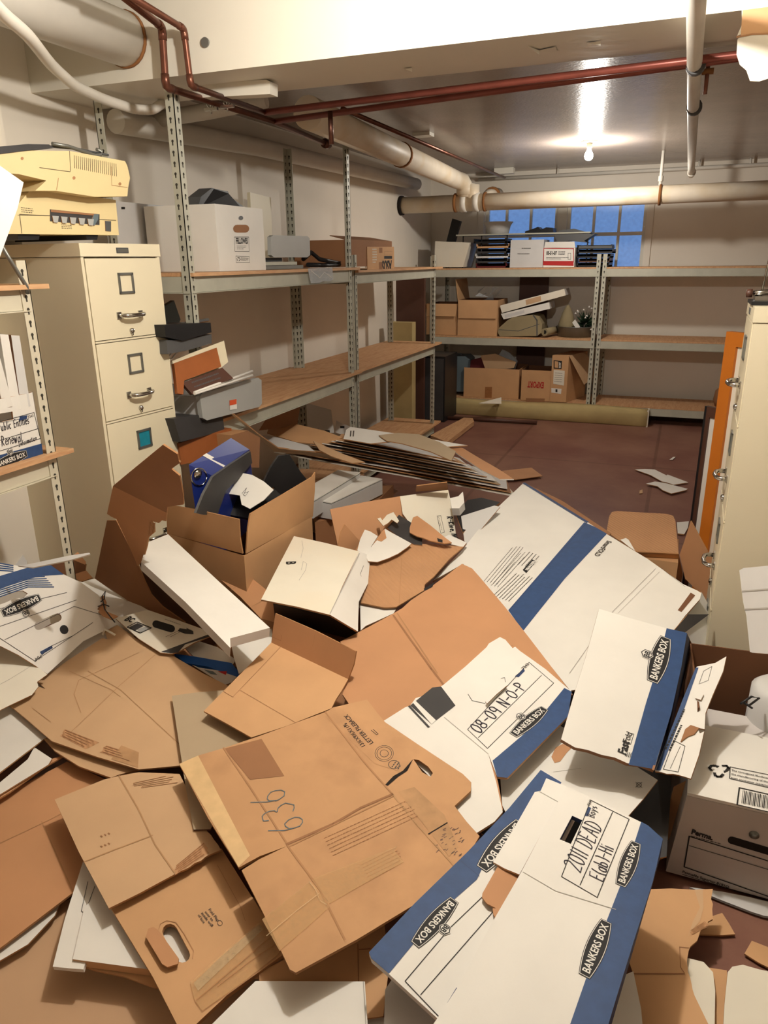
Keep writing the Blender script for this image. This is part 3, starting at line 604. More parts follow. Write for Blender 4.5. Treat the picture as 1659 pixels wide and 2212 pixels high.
g.line(pu, [(150, 326), (152, 370)], .0018, 'cabd'); g.line(pu, [(85, 362), (151, 371)], .0018, 'cabd'); g.line(pu, [(126, 385), (122, 410)], .0018, 'crease'); g.line(pu, [(240, 360), (241, 400), (275, 405)], .0015, 'crease')
for x, y in ((48, 342), (160, 384), (259, 397)): g.dec(pu, oval((x, y), (x, y+.5), 3.2), 'crease')
g.build('upper_body', T)
g = G(); g.slab(pu.off(.004), [(-60, 322), (60, 311), (106, 312), (118, 320), (60, 325), (-60, 340)], 'charcoal', .46, me='charcoal'); g.build('lid', T, label='dark grey lid')
g = G()
for x0, x1 in ((38, 86), (186, 212)): g.slab(pa.off(-.01), [(x0, 506), (x1, 507), (x1-2, 518), (x0+2, 518)], 'black', .38, me='black')
g.build('foot', T)
q = [pu(130, 318), pu(165, 324), pu(198, 335), pu(222, 343), pu(233, 342), pu(236, 334), pu(225, 330)]
g = G(); g.tube([p+V((-.03, 0, .012)) for p in q], .006, 'galv', 8); g.tube([pu(125, 322)+V((-.04, 0, .01)), pu(190, 326)+V((-.05, 0, .01)), pu(250, 341)+V((-.03, 0, .01))], .004, 'greyd', 6); g.build('power_cord', T)
# ---- things on the near left shelves
sheet('cardboard_sheet', 'blank cream board leaning at the far left edge beside the printer', Pl((-1.66, 1.4, 1.5), (1, -.35, .1)), [(-80, 330), (0, 358), (51, 394), (38, 450), (-2, 560), (-80, 720)], 'white', .01)
pf = plX(-1.905)
T = thing('file_box', 'white file box with blue base and handwritten entities label on the left shelf', 'box', (-2.1, 1.45, .885))
g = G()
g.slab(pf, [(-160, 880), (0, 862), (70, 848), (96, 1003), (0, 1036), (-160, 1078)], 'white', .006, 'kraft', holes=[[(-60, 905), (-10, 895), (27, 889), (29, 906), (-8, 914), (-60, 925)]])
yy0, yy1 = pf(-160, 980).y, pf(90, 940).y; z0, z1 = .874, pf(70, 848).z
g.box(-2.27, -1.912, yy1-.005, yy1, z0, z1, 'white'); g.box(-2.27, -2.265, yy0, yy1, z0, z1, 'white'); g.box(-2.27, -1.912, yy0, yy1, z0, z0+.005, 'white')
g.dec(pf, [(-160, 1018), (0, 983), (90, 958), (96, 1002), (0, 1034), (-160, 1076)], 'blue')
g.rect(pf, [(-160, 940), (0, 911), (73, 891), (87, 947), (0, 974), (-160, 1005)], .0018); g.line(pf, [(-160, 955), (0, 951), (81, 926)], .0018); g.line(pf, [(0, 913), (45, 905)], .001)
g.dec(pf, [(43, 900), (59, 897), (58, 905), (41, 909)], 'blued', .0015); g.txt(pf, '7243', (60, 904), (72, 900), 'inkg')
g.hand(pf, '09-Public Entities', (-22, 938), (63, 914), w=.0022, hs=1.5); g.hand(pf, 'Policies Renewal', (-50, 976), (48, 953), w=.0022, hs=1.5); g.hand(pf, 'Information', (40, 965), (80, 950), w=.0016, hs=1.3)
g.logo(pf, (-10, 1005), (58, 979)); g.build('box_body', T)
for k, (a, b, m_) in enumerate((((-30, 726), (12, 852), 'white'), ((0, 722), (30, 858), 'white'), ((24, 724), (50, 852), 'white2'))):
    pa_ = Pl((-1.93-.012*k, 1.6, 1), (1, -.3, 0))
    g = G(); g.slab(pa_, [(a[0], a[1]), (a[0]+18, a[1]+1), (b[0]+16, b[1]+25), (b[0]-4, b[1]+30)], m_, .24, 'kraft', 'white' if k < 2 else 'kraftd')
    g.build('folded_carton', None, ('leftmost', 'middle', 'brown-edged right-hand')[k]+' flat white carton standing upright in the entities file box', 'folded box', 'flat cartons stuffed in the entities box')
pw = plZ(.42); sheet('cardboard_sheet', 'rounded white card lying in shadow below the near left shelf', Pl(P(30, 1190, .36), (.35, -.6, 1)), [(-40, 1140), (8, 1146), (22, 1158), (58, 1212), (60, 1220), (-40, 1240)], 'white2')
g = G(); q = [plX(-1.87)(0, 525), plX(-1.87)(30, 575), plX(-1.87)(58, 620), plX(-1.875)(60, 634)]; g.tube(q, .006, 'galv', 8); g.build('metal_rod', None, 'thin grey metal rod leaning on the near left shelf post', 'rod')

# ================================================================== LEFT SHELF ITEMS
# big white open box
x0, x1, y0, y1, z0, z1 = -2.29, -1.92, 2.93, 3.335, 1.419, 1.695
T = thing('storage_box', 'large white open-topped storage box with an oval handle hole on the top left shelf', 'box', ((x0+x1)/2, (y0+y1)/2, z0))
g = G(); g.carton([(x0, y0, z0), (x1, y0, z0), (x1, y1, z0), (x0, y1, z0)], z1-z0, 'white', 'kraft'); pf = plX(x1+.0002)
g.dec(pf, oval((512, 494), (530, 494), 8.5), 'kraftd'); g.rect(pf, [(506, 512), (537, 512), (538, 543), (507, 543)], .002); g.txt(pf, 'FELLOWES', (510, 526), (535, 526), 'ink', 1.6, .03); g.fine(pf, (511, 532), (533, 532), 3, .006, 'ink', 5)
g.rect(pf, [(509, 553), (538, 554), (539, 567), (510, 567)], .0014); g.fine(pf, (520, 557), (537, 558), 4, .004, 'inkg', 6)
for k in range(3):
    a = k*2.09; cx_, cy_ = 515, 560; g.line(pf, [(cx_+4*math.cos(a), cy_+4*math.sin(a)), (cx_+4*math.cos(a+1.4), cy_+4*math.sin(a+1.4))], .003)
g.dec(pf, oval((520, 471), (521, 471), 4.5), 'greyd', .0012); g.build('box_body', T)
g = G(); q = [(x0+.03, y0+.04), (x0+.2, y0+.02), (x0+.24, y0+.2), (x0+.06, y0+.3)]
pp = [PX(430, 447, -2.05), PX(440, 415, -2.1), PX(462, 405, -2.1), PX(490, 414, -2.1), PX(505, 425, -2.1), PX(532, 448, -2.0)]
g.slab(plX(-2.06), [(428, 448), (434, 425), (458, 406), (475, 410), (492, 413), (497, 424), (515, 438), (534, 452), (520, 470), (450, 475)], 'black', .07, me='greyd')
g.face([PX(436, 446, -2.0), PX(462, 408, -2.0), PX(494, 418, -1.98), PX(520, 448, -1.97)], 'black'); g.build('binder', None, 'black folded binder poking out of the white storage box', 'binder')
g = G(); g.box(-2.33, -2.315, 2.72, 3.3, 1.42, 1.71, 'white2'); g.dec(plY(2.719), [(262, 447), (270, 447), (270, 452), (262, 452)], 'ink'); g.build('box_lid', None, 'pale box lid leaning behind the white storage box by the wall', 'lid')
g = G(); g.slab(Pl((-2.36, 3.6, 1.6), (1, 0, .06)), [(540, 415), (585, 427), (590, 560), (548, 570)], 'cab', .02, me='cab'); g.build('wall_panel', None, 'tall pale panel leaning on the wall behind the grey hardware', 'panel')
# grey device stack
T = thing('paper_tray', 'grey upright tray panel propped on flat metal units, top left shelf', 'tray', (-2.0, 3.7, 1.42))
g = G(); g.slab(plX(-1.95), [(585, 512), (590, 508), (664, 510), (669, 515), (670, 551), (664, 556), (592, 556), (586, 551)], 'greyp', .02, me='greyp'); g.build('front_panel', T)
g = G(); pz = plX(-1.93); a, b = pz(575, 575).y, pz(655, 575).y; g.box(-2.22, -1.93, a, b, 1.42, 1.437, 'galv'); g.box(-2.2, -1.94, a+.01, b-.05, 1.439, 1.455, 'steel'); g.box(-2.18, -1.98, a+.01, b-.14, 1.456, 1.475, 'black'); g.build('base_unit', T)
g = G(); q = [PX(655, 560, -2.0), PX(672, 545, -2.02), PX(690, 560, -1.98), PX(720, 566, -1.97), PX(750, 570, -1.96), PX(700, 573, -1.98), PX(665, 572, -1.96)]; g.tube(q, .012, 'black', 8); g.build('cable', None, 'bundle of black cable lying beside the grey tray panel', 'cable')
# ASUS carton
T = thing('carton', 'long open brown computer carton at the end of the top left shelf', 'box', (-2.1, 4.6, 1.42))
x1, x0, y0, y1 = -1.93, -2.27, 3.86, 5.13
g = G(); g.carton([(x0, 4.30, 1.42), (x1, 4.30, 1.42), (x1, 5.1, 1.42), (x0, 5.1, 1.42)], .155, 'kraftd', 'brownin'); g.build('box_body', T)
g = G(); pf = plX(x1+.001); g.slab(pf.off(.003), [(793, 533), (851, 533), (852, 580), (794, 584)], 'kraft', .003); pq = pf.off(.003)
g.txt(pq, 'ASUS', (846, 563), (825, 564), 'ink', 1.3, .03); g.txt(pq, 'ASUS', (846, 568), (825, 569), 'ink', 1.2, .03) if 0 else None
g.dec(pq, [(830, 553), (847, 553), (847, 559), (830, 559)], 'ink'); g.rect(pq, [(830, 543), (847, 543), (847, 551), (830, 551)], .001); g.fine(pq, (804, 540), (814, 540), 6, .016, 'cream', 8, .008); g.dec(pq, [(819, 535), (826, 535), (826, 546), (819, 546)], 'kraftd'); g.dec(pq, [(819, 566), (826, 566), (826, 582), (819, 582)], 'kraftd'); g.build('end_panel', T)
g = G(); p = [V((x1, 4.3, 1.575)), V((x1, 5.1, 1.575)), V((x1-.12, 5.0, 1.60)), V((x1-.12, 4.35, 1.60))]; g.hexa(p, (0, 0, .004), 'kraftd'); g.build('flap', T)
g = G(); q = [(665, 580), (718, 577), (720, 604), (712, 608), (700, 607), (690, 611), (672, 612)]; g.slab(plX(-1.835), q, 'poly', .001, me='poly')
g.line(plX(-1.835), [(672, 585), (690, 600), (700, 588), (716, 600)], .003, 'white', .002); g.build('plastic_bag', None, 'clear plastic bag hanging over the edge of the top left shelf', 'bag')
# mid-shelf clutter by the cabinet
T = thing('drawer_unit', 'grey plastic drawer tray with an orange sticker jutting from the left middle shelf', 'tray', (-1.9, 2.9, .802))
pf = Pl((-1.80, 2.8, .9), (1, -.05, 0)); q = [(432, 857), (437, 849), (558, 816), (565, 821), (566, 872), (560, 879), (447, 908), (438, 903)]
g = G(); g.slab(pf, q, 'greyp', .022, me='greyp'); g.build('front_panel', T)
g = G(); a, b = pf(440, 880), pf(560, 845); zt_ = a.z+.03
g.box(-2.16, -1.83, a.y, b.y+.0, .82, .835, 'white2'); g.box(-2.16, -1.83, a.y, a.y+.012, .835, .93, 'white2'); g.box(-2.16, -1.83, b.y-.012, b.y, .835, .93, 'white2'); g.box(-2.16, -2.148, a.y, b.y, .835, .93, 'white2'); g.build('tray_body', T)
g = G(); g.slab(pf.off(.002), [(496, 865), (511, 862), (512, 883), (497, 886)], 'white', .001); g.dec(pf.off(.002), [(496, 865), (511, 862), (511, 873), (496, 876)], 'orange'); g.build('price_sticker', T)
def lump(name, label, cat, pl, poly, m, d, me=None, extra=None):
    g = G(); g.slab(pl, poly, m, d, me=me or m)
    if extra: extra(g, pl)
    return g.build(name, None, label, cat)
lump('plaque', 'orange wooden plaque standing in the grey drawer tray', 'plaque', Pl((-1.80, 2.6, 1.0), (1, -.35, .25)), [(376, 785), (468, 751), (478, 792), (398, 822), (396, 852), (384, 850)], 'wood', .02)
lump('plaque', 'dark brown engraved nameplate lying against the orange plaque', 'plaque', Pl((-1.79, 2.6, .98), (1, -.35, .6)), [(394, 827), (480, 794), (504, 817), (415, 851)], 'brownw', .015, extra=lambda g, pl: (g.fine(pl, (415, 828), (478, 806), 2, .02, 'greyd', 3, .006)))
lump('picture_frame', 'thin pale panel leaning behind the orange plaque', 'panel', Pl((-1.83, 2.6, 1.0), (1, -.3, .2)), [(372, 778), (484, 736), (493, 782), (470, 800), (380, 830)], 'cab', .008)
g = G(); 
for o_ in (0, 9): g.tube([pf.off(.03)(420, 848+o_*.3), pf.off(.03)(545, 802+o_)], .006, 'white', 8)
g.build('curtain_rod', None, 'two white rods resting across the grey drawer tray', 'rod')
T = thing('organizer', 'black and smoky plastic desk organizer on the left middle shelf', 'organizer', PX(405, 730, -2.0))
g = G(); g.slab(plX(-1.825), [(355, 702), (455, 697), (457, 718), (395, 736), (358, 728)], 'black', .16, me='black'); g.build('upper_tray', T)
g = G(); g.slab(plX(-1.835), [(360, 735), (395, 735), (457, 722), (457, 742), (400, 758), (362, 765)], 'greyd', .14, me='greyd'); g.build('lower_drawer', T)
g = G(); 
for k in range(4): g.slab(Pl((-1.84-.01*k, 2.9, 1.15), (1, 0, .9)), [(380+8*k, 698-k), (450, 690-k), (452, 693-k), (384+8*k, 702-k)], 'galv' if k % 2 else 'greyd', .006)
g.build('divider', T)
lump('binder_cover', 'dark blue-grey translucent cover behind the black organizer', 'cover', plX(-2.1), [(355, 662), (376, 649), (390, 690), (386, 700), (356, 704)], 'teal', .02)
g = G(); pz = plX(-1.88); g.tube([pz(358, 732), pz(386, 746), pz(388, 754), pz(372, 775), pz(366, 778)], .004, 'white', 6); g.tube([pz(360, 745), pz(382, 757), pz(370, 764), pz(362, 778)], .004, 'white', 6); g.build('wire_hanger', None, 'bent white wire hanger hanging beside the cabinet', 'hanger')
lump('storage_box', 'black box under the middle shelf beside the cream cabinet', 'box', plX(-1.83), [(375, 905), (480, 890), (485, 930), (390, 955)], 'charcoal', .2, extra=None)
lump('wooden_box', 'orange-brown wooden box on the floor behind the cabinet corner', 'box', Pl((-1.835, 2.6, .5), (1, -.15, 0)), [(386, 958), (425, 945), (500, 925), (505, 980), (392, 1004)], 'wood', .3)

# ================================================================== BACK SHELF ITEMS
YS = 7.14
def cx(px, py, Y=YS): return PY(px, py, Y)
def frontbox(name, label, px0, px1, py0, pyb, Y, depth, m='kraft', inner='brownin', fl=(), cat='box', zb_=None, decs=(), closed=False):
    a, b = cx(px0, pyb, Y), cx(px1, pyb, Y); z0 = zb_ if zb_ is not None else min(a.z, b.z); h = cx((px0+px1)/2, py0, Y).z-z0
    T = thing(name, label, cat, ((a.x+b.x)/2, Y+depth/2, z0)); g = G()
    base = [(a.x, Y, z0), (b.x, Y, z0), (b.x, Y+depth, z0), (a.x, Y+depth, z0)]
    if closed: g.hexa(base, (0, 0, h), m)
    else: g.carton(base, h, m, inner)
    pl = plY(Y-.001)
    for d in decs: d(g, pl)
    g.build('box_body', T)
    for side, ln, ang in fl:
        q = [V(p)+V((0, 0, h)) for p in base]; p0, p1 = q[side], q[(side+1) % 4]; e = (p1-p0).normalized(); out = V((e.y, -e.x, 0))
        w = out*math.sin(ang)+V((0, 0, math.cos(ang))); g = G(); g.hexa([p0, p1, p1-e*.01+w*ln, p0+e*.01+w*ln], e.cross(w).normalized()*.004, m); g.build('flap', T)
    return T
z1_, z2_, z3_ = 1.376, .751, .161
# top board
lump('storage_tote', 'dull beige tapered bin on the left of the top back shelf', 'bin', plY(YS+.02), [(940, 521), (1015, 524), (1000, 577), (938, 577)], 'cream', .3, me='cream')
lump('keyboard', 'long black plastic piece standing on end behind the beige bin', 'keyboard', plY(YS+.36), [(977, 472), (995, 478), (982, 522), (964, 522)], 'black', .05)
T = thing('wire_rack', 'thin grey shelf tray standing on black legs on the top back shelf', 'rack', cx(1120, 510, YS+.15))
g = G(); a, b = cx(985, 507, YS+.04), cx(1275, 513, YS+.04); g.box(a.x, b.x, YS+.04, YS+.34, a.z-.012, a.z, 'steel'); g.build('rack_top', T)
for px in (1000, 1040, 1095, 1270):
    q = cx(px, 512, YS+.05); g = G(); g.tube([(q.x, YS+.06, a.z-.012), (q.x, YS+.06, z1_)], .006, 'black', 6); g.build('rack_leg', T)
q = cx(1073, 480, YS+.12); bz = a.z+.001; h_ = q.z-bz
g = G(); g.lathe((q.x, YS+.18, bz), [(0, 0), (.10, 0), (.118, h_*.7), (.128, h_*.85), (.14, h_), (.14, h_+.004), (.125, h_), (.112, h_*.7), (.095, .006), (0, .006)], 'white2', 28); g.build('basin', None, 'round grey-white plastic basin on the thin grey shelf by the window', 'basin')
def pile(name, labels, cat, px0, px1, pyt, pyb, Y, n, d, mats, grp=None, zs=None, zt=None):
    zs = zs if zs is not None else cx(px0, pyb, Y).z; zt = cx(px0, pyt, Y).z; hh = (zt-zs)/n; rr = random.Random(px0)
    for k in range(n):
        a, b = cx(px0+rr.uniform(-4, 5), pyb, Y), cx(px1+rr.uniform(-6, 3), pyb, Y); z = zs+k*hh
        g = G(); yo = rr.uniform(0, .03); m_ = mats[k % len(mats)]
        g.box(a.x, b.x, Y+yo, Y+yo+d, z, z+hh*.35, m_); g.box(a.x, a.x+.008, Y+yo, Y+yo+d, z, z+hh*.9, m_); g.box(b.x-.008, b.x, Y+yo, Y+yo+d, z, z+hh*.9, m_)
        g.box(a.x, b.x, Y+yo+d-.008, Y+yo+d, z, z+hh*.9, m_); g.build(name, None, labels % ('lowest', 'second', 'third', 'fourth', 'fifth', 'topmost')[k if k < n-1 else 5], cat, grp)
pile('letter_tray', '%s black letter tray in the stack under the basin', 'tray', 1024, 1095, 515, 576, YS+.01, 6, .26, ['maroon', 'charcoal', 'white2', 'charcoal', 'kraft', 'black'], 'letter trays under the basin', z1_+.001)
pile('letter_tray', '%s black letter tray in the stack at the right of the red-edged carton', 'tray', 1245, 1320, 528, 574, YS+.01, 5, .26, ['black', 'brownw', 'black', 'charcoal', 'black'], 'letter trays right of the red carton', z1_+.001)
def dz(g, pl): g.fine(pl, (1127, 537), (1147, 537), 1, .01, 'inkg', 2, .006); g.fine(pl, (1118, 549), (1155, 549), 1, .01, 'inkg', 3, .006)
frontbox('storage_box', 'white storage box with small grey print on the top back shelf', 1101, 1172, 518, 576, YS+.01, .3, 'white2', 'white2', zb_=z1_+.001, decs=[dz])
def dr(g, pl):
    g.dec(pl, [(1173, 564), (1239, 564), (1239, 574), (1173, 573)], 'red'); g.rect(pl, [(1175, 536), (1239, 537), (1239, 566), (1174, 565)], .006, 'red')
    g.txt(pl, '05-51-07', (1180, 550), (1203, 550), 'ink', 1.6, .04); g.fine(pl, (1206, 544), (1222, 544), 3, .012, 'ink', 4, .006); g.fine(pl, (1180, 557), (1230, 557), 2, .012, 'ink', 5, .004); g.rect(pl, [(1227, 547), (1233, 547), (1233, 560), (1227, 560)], .003, 'inkg')
frontbox('carton', 'white carton with red border marked 05-51-07 on the top back shelf', 1173, 1240, 535, 576, YS+.012, .28, 'white', 'white', zb_=z1_+.001, decs=[dr], fl=((0, .05, .1),))
lump('binder', 'black folders lying on the thin shelf beside the basin', 'folder', plY(YS+.1), [(1134, 500), (1152, 494), (1162, 490), (1168, 496), (1180, 491), (1194, 492), (1196, 506), (1134, 508)], 'black', .18)
lump('plastic_bag', 'dark grey plastic sheeting heaped on the right of the thin shelf', 'bag', plY(YS+.05), [(1196, 505), (1212, 497), (1240, 494), (1262, 500), (1278, 506), (1286, 505), (1262, 520), (1268, 524), (1230, 520), (1205, 525)], 'greyd', .22)
lump('picture_frame', 'thin dark board lying on the trays beside the shelf post', 'board', plY(YS+.0), [(1250, 531), (1322, 531), (1322, 536), (1250, 537)], 'greyd', .26)
# middle board
frontbox('carton', 'brown open carton at the left end of the middle back shelf', 921, 987, 656, 725, YS+.03, .4, 'kraft', fl=((0, .12, 2.9), (3, .1, 2.2)), zb_=z2_+.001)
frontbox('carton', 'brown open carton with a front flap folded down, middle back shelf', 988, 1073, 648, 726, YS+.01, .42, 'kraft', fl=((0, .17, 3.05), (3, .19, .15)), zb_=z2_+.001)
g = G(); rr = random.Random(5)
for k in range(9):
    c = cx(1058+rr.uniform(-20, 20), 640+rr.uniform(-10, 4), YS+.15); pts = [(c.x+rr.uniform(-.07, .07), c.y+rr.uniform(-.05, .05), c.z+rr.uniform(-.04, .06)) for _ in range(3)]; g.face(pts, 'poly')
g.build('plastic_bag', None, 'crumpled clear plastic on top of the middle brown cartons', 'bag')
for lab, mtl, q, Y in (('long flat white carton tilted on top, taped along its edge', 'cream', [(1080, 660), (1219, 624), (1222, 638), (1084, 676)], YS+.02), ('shorter bright white carton tilted under the taped one', 'white', [(1082, 678), (1186, 653), (1188, 667), (1088, 690)], YS+.015)):
    g = G(); g.slab(plY(Y), q, mtl, .3, me='white2')
    if mtl == 'cream': g.dec(plY(Y), [(1135, 648), (1168, 639), (1169, 650), (1137, 659)], 'kraftl')
    else: g.dec(plY(Y), [(1090, 680), (1132, 670), (1133, 676), (1091, 687)], 'white2')
    g.build('flat_carton', None, lab+', middle back shelf', 'box')
T = thing('carrying_case', 'olive canvas carrying case on the middle back shelf', 'bag', cx(1120, 724, YS+.1))
g = G(); g.slab(plY(YS+.01), [(1075, 718), (1078, 708), (1096, 692), (1108, 685), (1150, 680), (1164, 684), (1171, 700), (1170, 718), (1160, 726), (1080, 727)], 'canvas', .28, me='canvas'); b = g.build('case_body', T)
g = G(); g.line(plY(YS+.01), [(1152, 681), (1160, 692), (1160, 725)], .012, 'greyd'); g.line(plY(YS+.01), [(1078, 712), (1120, 715), (1165, 700)], .005, 'greyd'); g.build('zip', T)
q = cx(1176, 722, YS+.0); g = G(); g.tube([q+V((0, 0, .02)), q+V((.08, .3, .02))], .034, 'canvas', 14); g.tube([q+V((0, -.001, .02)), q+V((.01, .02, .02))], .018, 'black', 12); g.build('paper_roll', None, 'rolled grey-green mat lying end-on beside the canvas case', 'roll')
q = cx(1244, 712, YS+.2); T = thing('tub', 'round galvanised tub at the right of the middle back shelf', 'tub', (q.x, YS+.2, z2_+.001))
g = G(); g.lathe((q.x, YS+.24, z2_+.001), [(0, 0), (.17, 0), (.185, .09), (.19, .095), (.178, .09), (.165, .008), (0, .008)], 'galv', 36); g.build('tub_body', T)
g = G(); tz = z2_+.012; c = V((q.x-.09, YS+.22, tz)); g.lathe(c, [(.03, 0), (.075, .03), (.08, .1), (.05, .2), (.02, .26), (.0, .28)], 'canvas', 12); g.build('plastic_bag', None, 'cloudy tied plastic bag standing in the galvanised tub', 'bag')
T = thing('potted_plant', 'small dark green artificial plant with white sprigs in the galvanised tub', 'plant', (q.x+.07, YS+.24, tz))
g = G(); rr = random.Random(2)
for k in range(160):
    c = V((q.x+.08, YS+.24, tz+.1)); d = V((rr.gauss(0, 1), rr.gauss(0, 1), rr.gauss(.5, 1))).normalized()*rr.uniform(.05, .125); e = d.orthogonal().normalized()*.008; g.face([c+d*.3-e, c+d*.3+e, c+d*1.25], 'green')
g.build('foliage', T)
g = G()
for k in range(30):
    c = V((q.x+.1, YS+.2, tz+.12)); d = V((rr.gauss(.4, 1), rr.gauss(0, .8), rr.gauss(.4, 1))).normalized()*.14; e = V((.01, 0, 0)); g.face([c+d-e, c+d+e, c+d+V((0, 0, .016))], 'white')
g.build('sprig', T)
lump('paper_card', 'folded white card lying across the tub rim', 'card', plY(YS+.12), [(1236, 697), (1242, 690), (1253, 706), (1246, 712)], 'white', .01)
g = G(); a, b = cx(1124, 600, 7.68), cx(1186, 600, 7.68); g.box(a.x, b.x, 7.66, 7.70, .17, 1.36, 'brownw'); g.build('headboard', None, 'brown wooden panel standing behind the window shelving', 'panel')
# low board
T = thing('tool_case', 'blue-grey plastic case with a carrying handle on the bottom back shelf', 'case', cx(988, 845, YS+.1))
g = G(); g.slab(plY(YS+.04), [(966, 774), (975, 770), (1003, 770), (1012, 778), (1003, 846), (964, 846)], 'teal', .25, me='teal'); g.build('case_body', T)
g = G(); p0, p1 = cx(980, 771, YS+.14), cx(998, 771, YS+.14); g.tube([p0, p0+V((.01, 0, .03)), p1+V((-.01, 0, .03)), p1], .01, 'greyd', 8); g.build('handle', T)
def dt(g, pl): g.dec(pl, [(1048, 836), (1063, 836), (1062, 861), (1047, 861)], 'tapeb')
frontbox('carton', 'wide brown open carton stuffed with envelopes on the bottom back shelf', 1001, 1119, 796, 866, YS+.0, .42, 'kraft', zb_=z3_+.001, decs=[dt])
lump('envelope', 'big brown envelope sticking out of the wide brown carton', 'envelope', plY(YS+.1), [(1038, 768), (1070, 764), (1095, 775), (1115, 782), (1110, 795), (1050, 802)], 'kraftl', .01)
lump('folder', 'dark red folder in the wide brown carton on the bottom back shelf', 'folder', plY(YS+.14), [(1012, 795), (1018, 778), (1040, 772), (1052, 802), (1012, 806)], 'maroon', .03)
lump('plastic_bag', 'clear plastic wrap behind the brown envelope, bottom back shelf', 'bag', plY(YS+.2), [(1075, 770), (1085, 755), (1100, 762), (1118, 780), (1112, 800), (1080, 800)], 'poly', .02)
def de(g, pl): g.txt(pl, 'EXPORT', (1175, 826), (1140, 824), 'red', 1.9, .03); g.dec(pl, [(1136, 860), (1177, 861), (1176, 869), (1136, 868)], 'kraftd')
frontbox('carton', 'brown open carton with upside-down red EXPORT on the bottom back shelf', 1124, 1187, 800, 869, YS-.02, .34, 'kraft', zb_=z3_+.001, decs=[de])
T = thing('carton', 'tall brown computer carton with a hanging side flap on the bottom back shelf', 'box', cx(1220, 872, YS))
Yc = YS-.03; a, b = cx(1187, 872, Yc), cx(1222, 872, Yc); zt_ = cx(1205, 768, Yc).z
g = G(); g.hexa([(a.x, Yc, z3_+.001), (b.x, Yc, z3_+.001), (b.x+.12, Yc+.42, z3_+.001), (a.x+.12, Yc+.42, z3_+.001)], (0, 0, zt_-z3_), 'kraft'); pl = plY(Yc-.001)
g.dec(pl, [(1196, 778), (1214, 780), (1213, 797), (1196, 796)], 'ink'); g.dec(pl, [(1198, 780), (1206, 781), (1206, 795), (1198, 794)], 'kraft', .0012); g.txt(pl, 'acer', (1211, 795), (1211, 782), 'white', 1, .03)
g.dec(pl, [(1196, 799), (1220, 801), (1218, 833), (1195, 829)], 'cream'); g.fine(pl, (1199, 806), (1216, 807), 5, .02, 'inkg', 4, .004); g.dec(pl, [(1191, 838), (1213, 840), (1212, 851), (1191, 848)], 'white'); g.dec(pl, [(1200, 841), (1204, 841), (1204, 847), (1200, 847)], 'ink', .001)
g.build('box_body', T)
g = G(); s_ = V((.12, .42, 0)); B0 = V((b.x, Yc, zt_)); q = [B0, B0+s_*.85, B0+s_*.95+V((.12, 0, -.22)), B0+s_*.15+V((.13, 0, -.27))]; g.hexa(q, (.003, -.001, .003), 'kraftl'); g.build('flap', T)
# corner: panels, speaker
g = G(); a, b = cx(857, 610, 6.5), cx(918, 610, 6.5); g.box(a.x, b.x, 6.48, 6.52, .0, 1.34, 'brownw'); g.build('headboard', None, 'dark brown headboard panel standing in the back left corner', 'panel')
g = G(); q = PY(838, 696, 6.26); r_ = PY(890, 696, 6.26); g.box(q.x, r_.x, 6.26, 6.36, .0, q.z, 'linen'); g.build('foam_panel', None, 'tall pale yellow panel standing in the back left corner', 'panel')
g = G(); q = PY(890, 768, 6.62); r_ = PY(962, 768, 6.62); g.box(q.x, r_.x, 6.62, 7.02, 0, q.z, 'black'); g.box(q.x+.015, r_.x-.015, 6.61, 6.62, .02, q.z-.02, 'charcoal'); g.build('speaker', None, 'tall black speaker cabinet standing in the back left corner', 'speaker')
# bolt on the floor
T = thing('fabric_bolt', 'long flat olive fabric bolt lying on the floor before the back shelving', 'bolt', P(1180, 905, 0))
a, b = P(955, 893, 0), P(1396, 923, 0); d = (b-a).normalized(); n_ = V((-d.y, d.x, 0)); 
g = G(); prof = [(0, .01), (.0, .10), (.012, .135), (.04, .15), (.11, .15), (.13, .12), (.13, .0), (.01, 0)]
N_ = 24; rr = random.Random(9); rings = []
for i in range(N_+1):
    t_ = i/N_; c = a.lerp(b, t_); rings.append([c+n_*(u+.006*math.sin(9*t_+k))+V((0, 0, v*(1+.06*math.sin(7*t_+k*.7)))) for k, (u, v) in enumerate(prof)])
for A_, B_ in zip(rings, rings[1:]):
    for k in range(len(prof)): g.face([A_[k], A_[(k+1) % 8], B_[(k+1) % 8], B_[k]], 'linen', True)
g.face(rings[0][::-1], 'linen'); g.face(rings[-1], 'linen'); g.build('cloth_roll', T)
g = G(); g.box(b.x-.005, b.x+.01, b.y+.005, b.y+.125, .0, .15, 'cream'); g.build('end_wrap', T)
lump('cardboard_scrap', 'pale triangular board lying over the fabric bolt', 'cardboard', Pl(P(1060, 870, .16), (0, -.3, 1)), [(1034, 871), (1083, 858), (1083, 872)], 'cream', .004)
g = G(); a, b = P(1160, 913, .02), P(960, 902, .02); g.tube([a, b], .018, 'brownw', 8); g.build('wood_strip', None, 'dark round rod on the floor in front of the fabric bolt', 'rod')
pl = plZ(.045); sheet('wood_plank', 'smooth tan plank lying on the floor by the left shelving', pl, [(1002, 902), (1021, 903), (1024, 910), (965, 955), (930, 940)], 'ply', .04, me='ply', cat='plank')
q = PY(1556, 865, 7.3); g = G(); g.lathe((q.x+.05, 7.35, z3_+.001), [(0, 0), (.09, 0), (.11, .06), (.10, .14), (.05, .19), (0, .2)], 'kraftd', 16); g.build('basket', None, 'small brown basket at the right end of the bottom back shelf', 'basket')
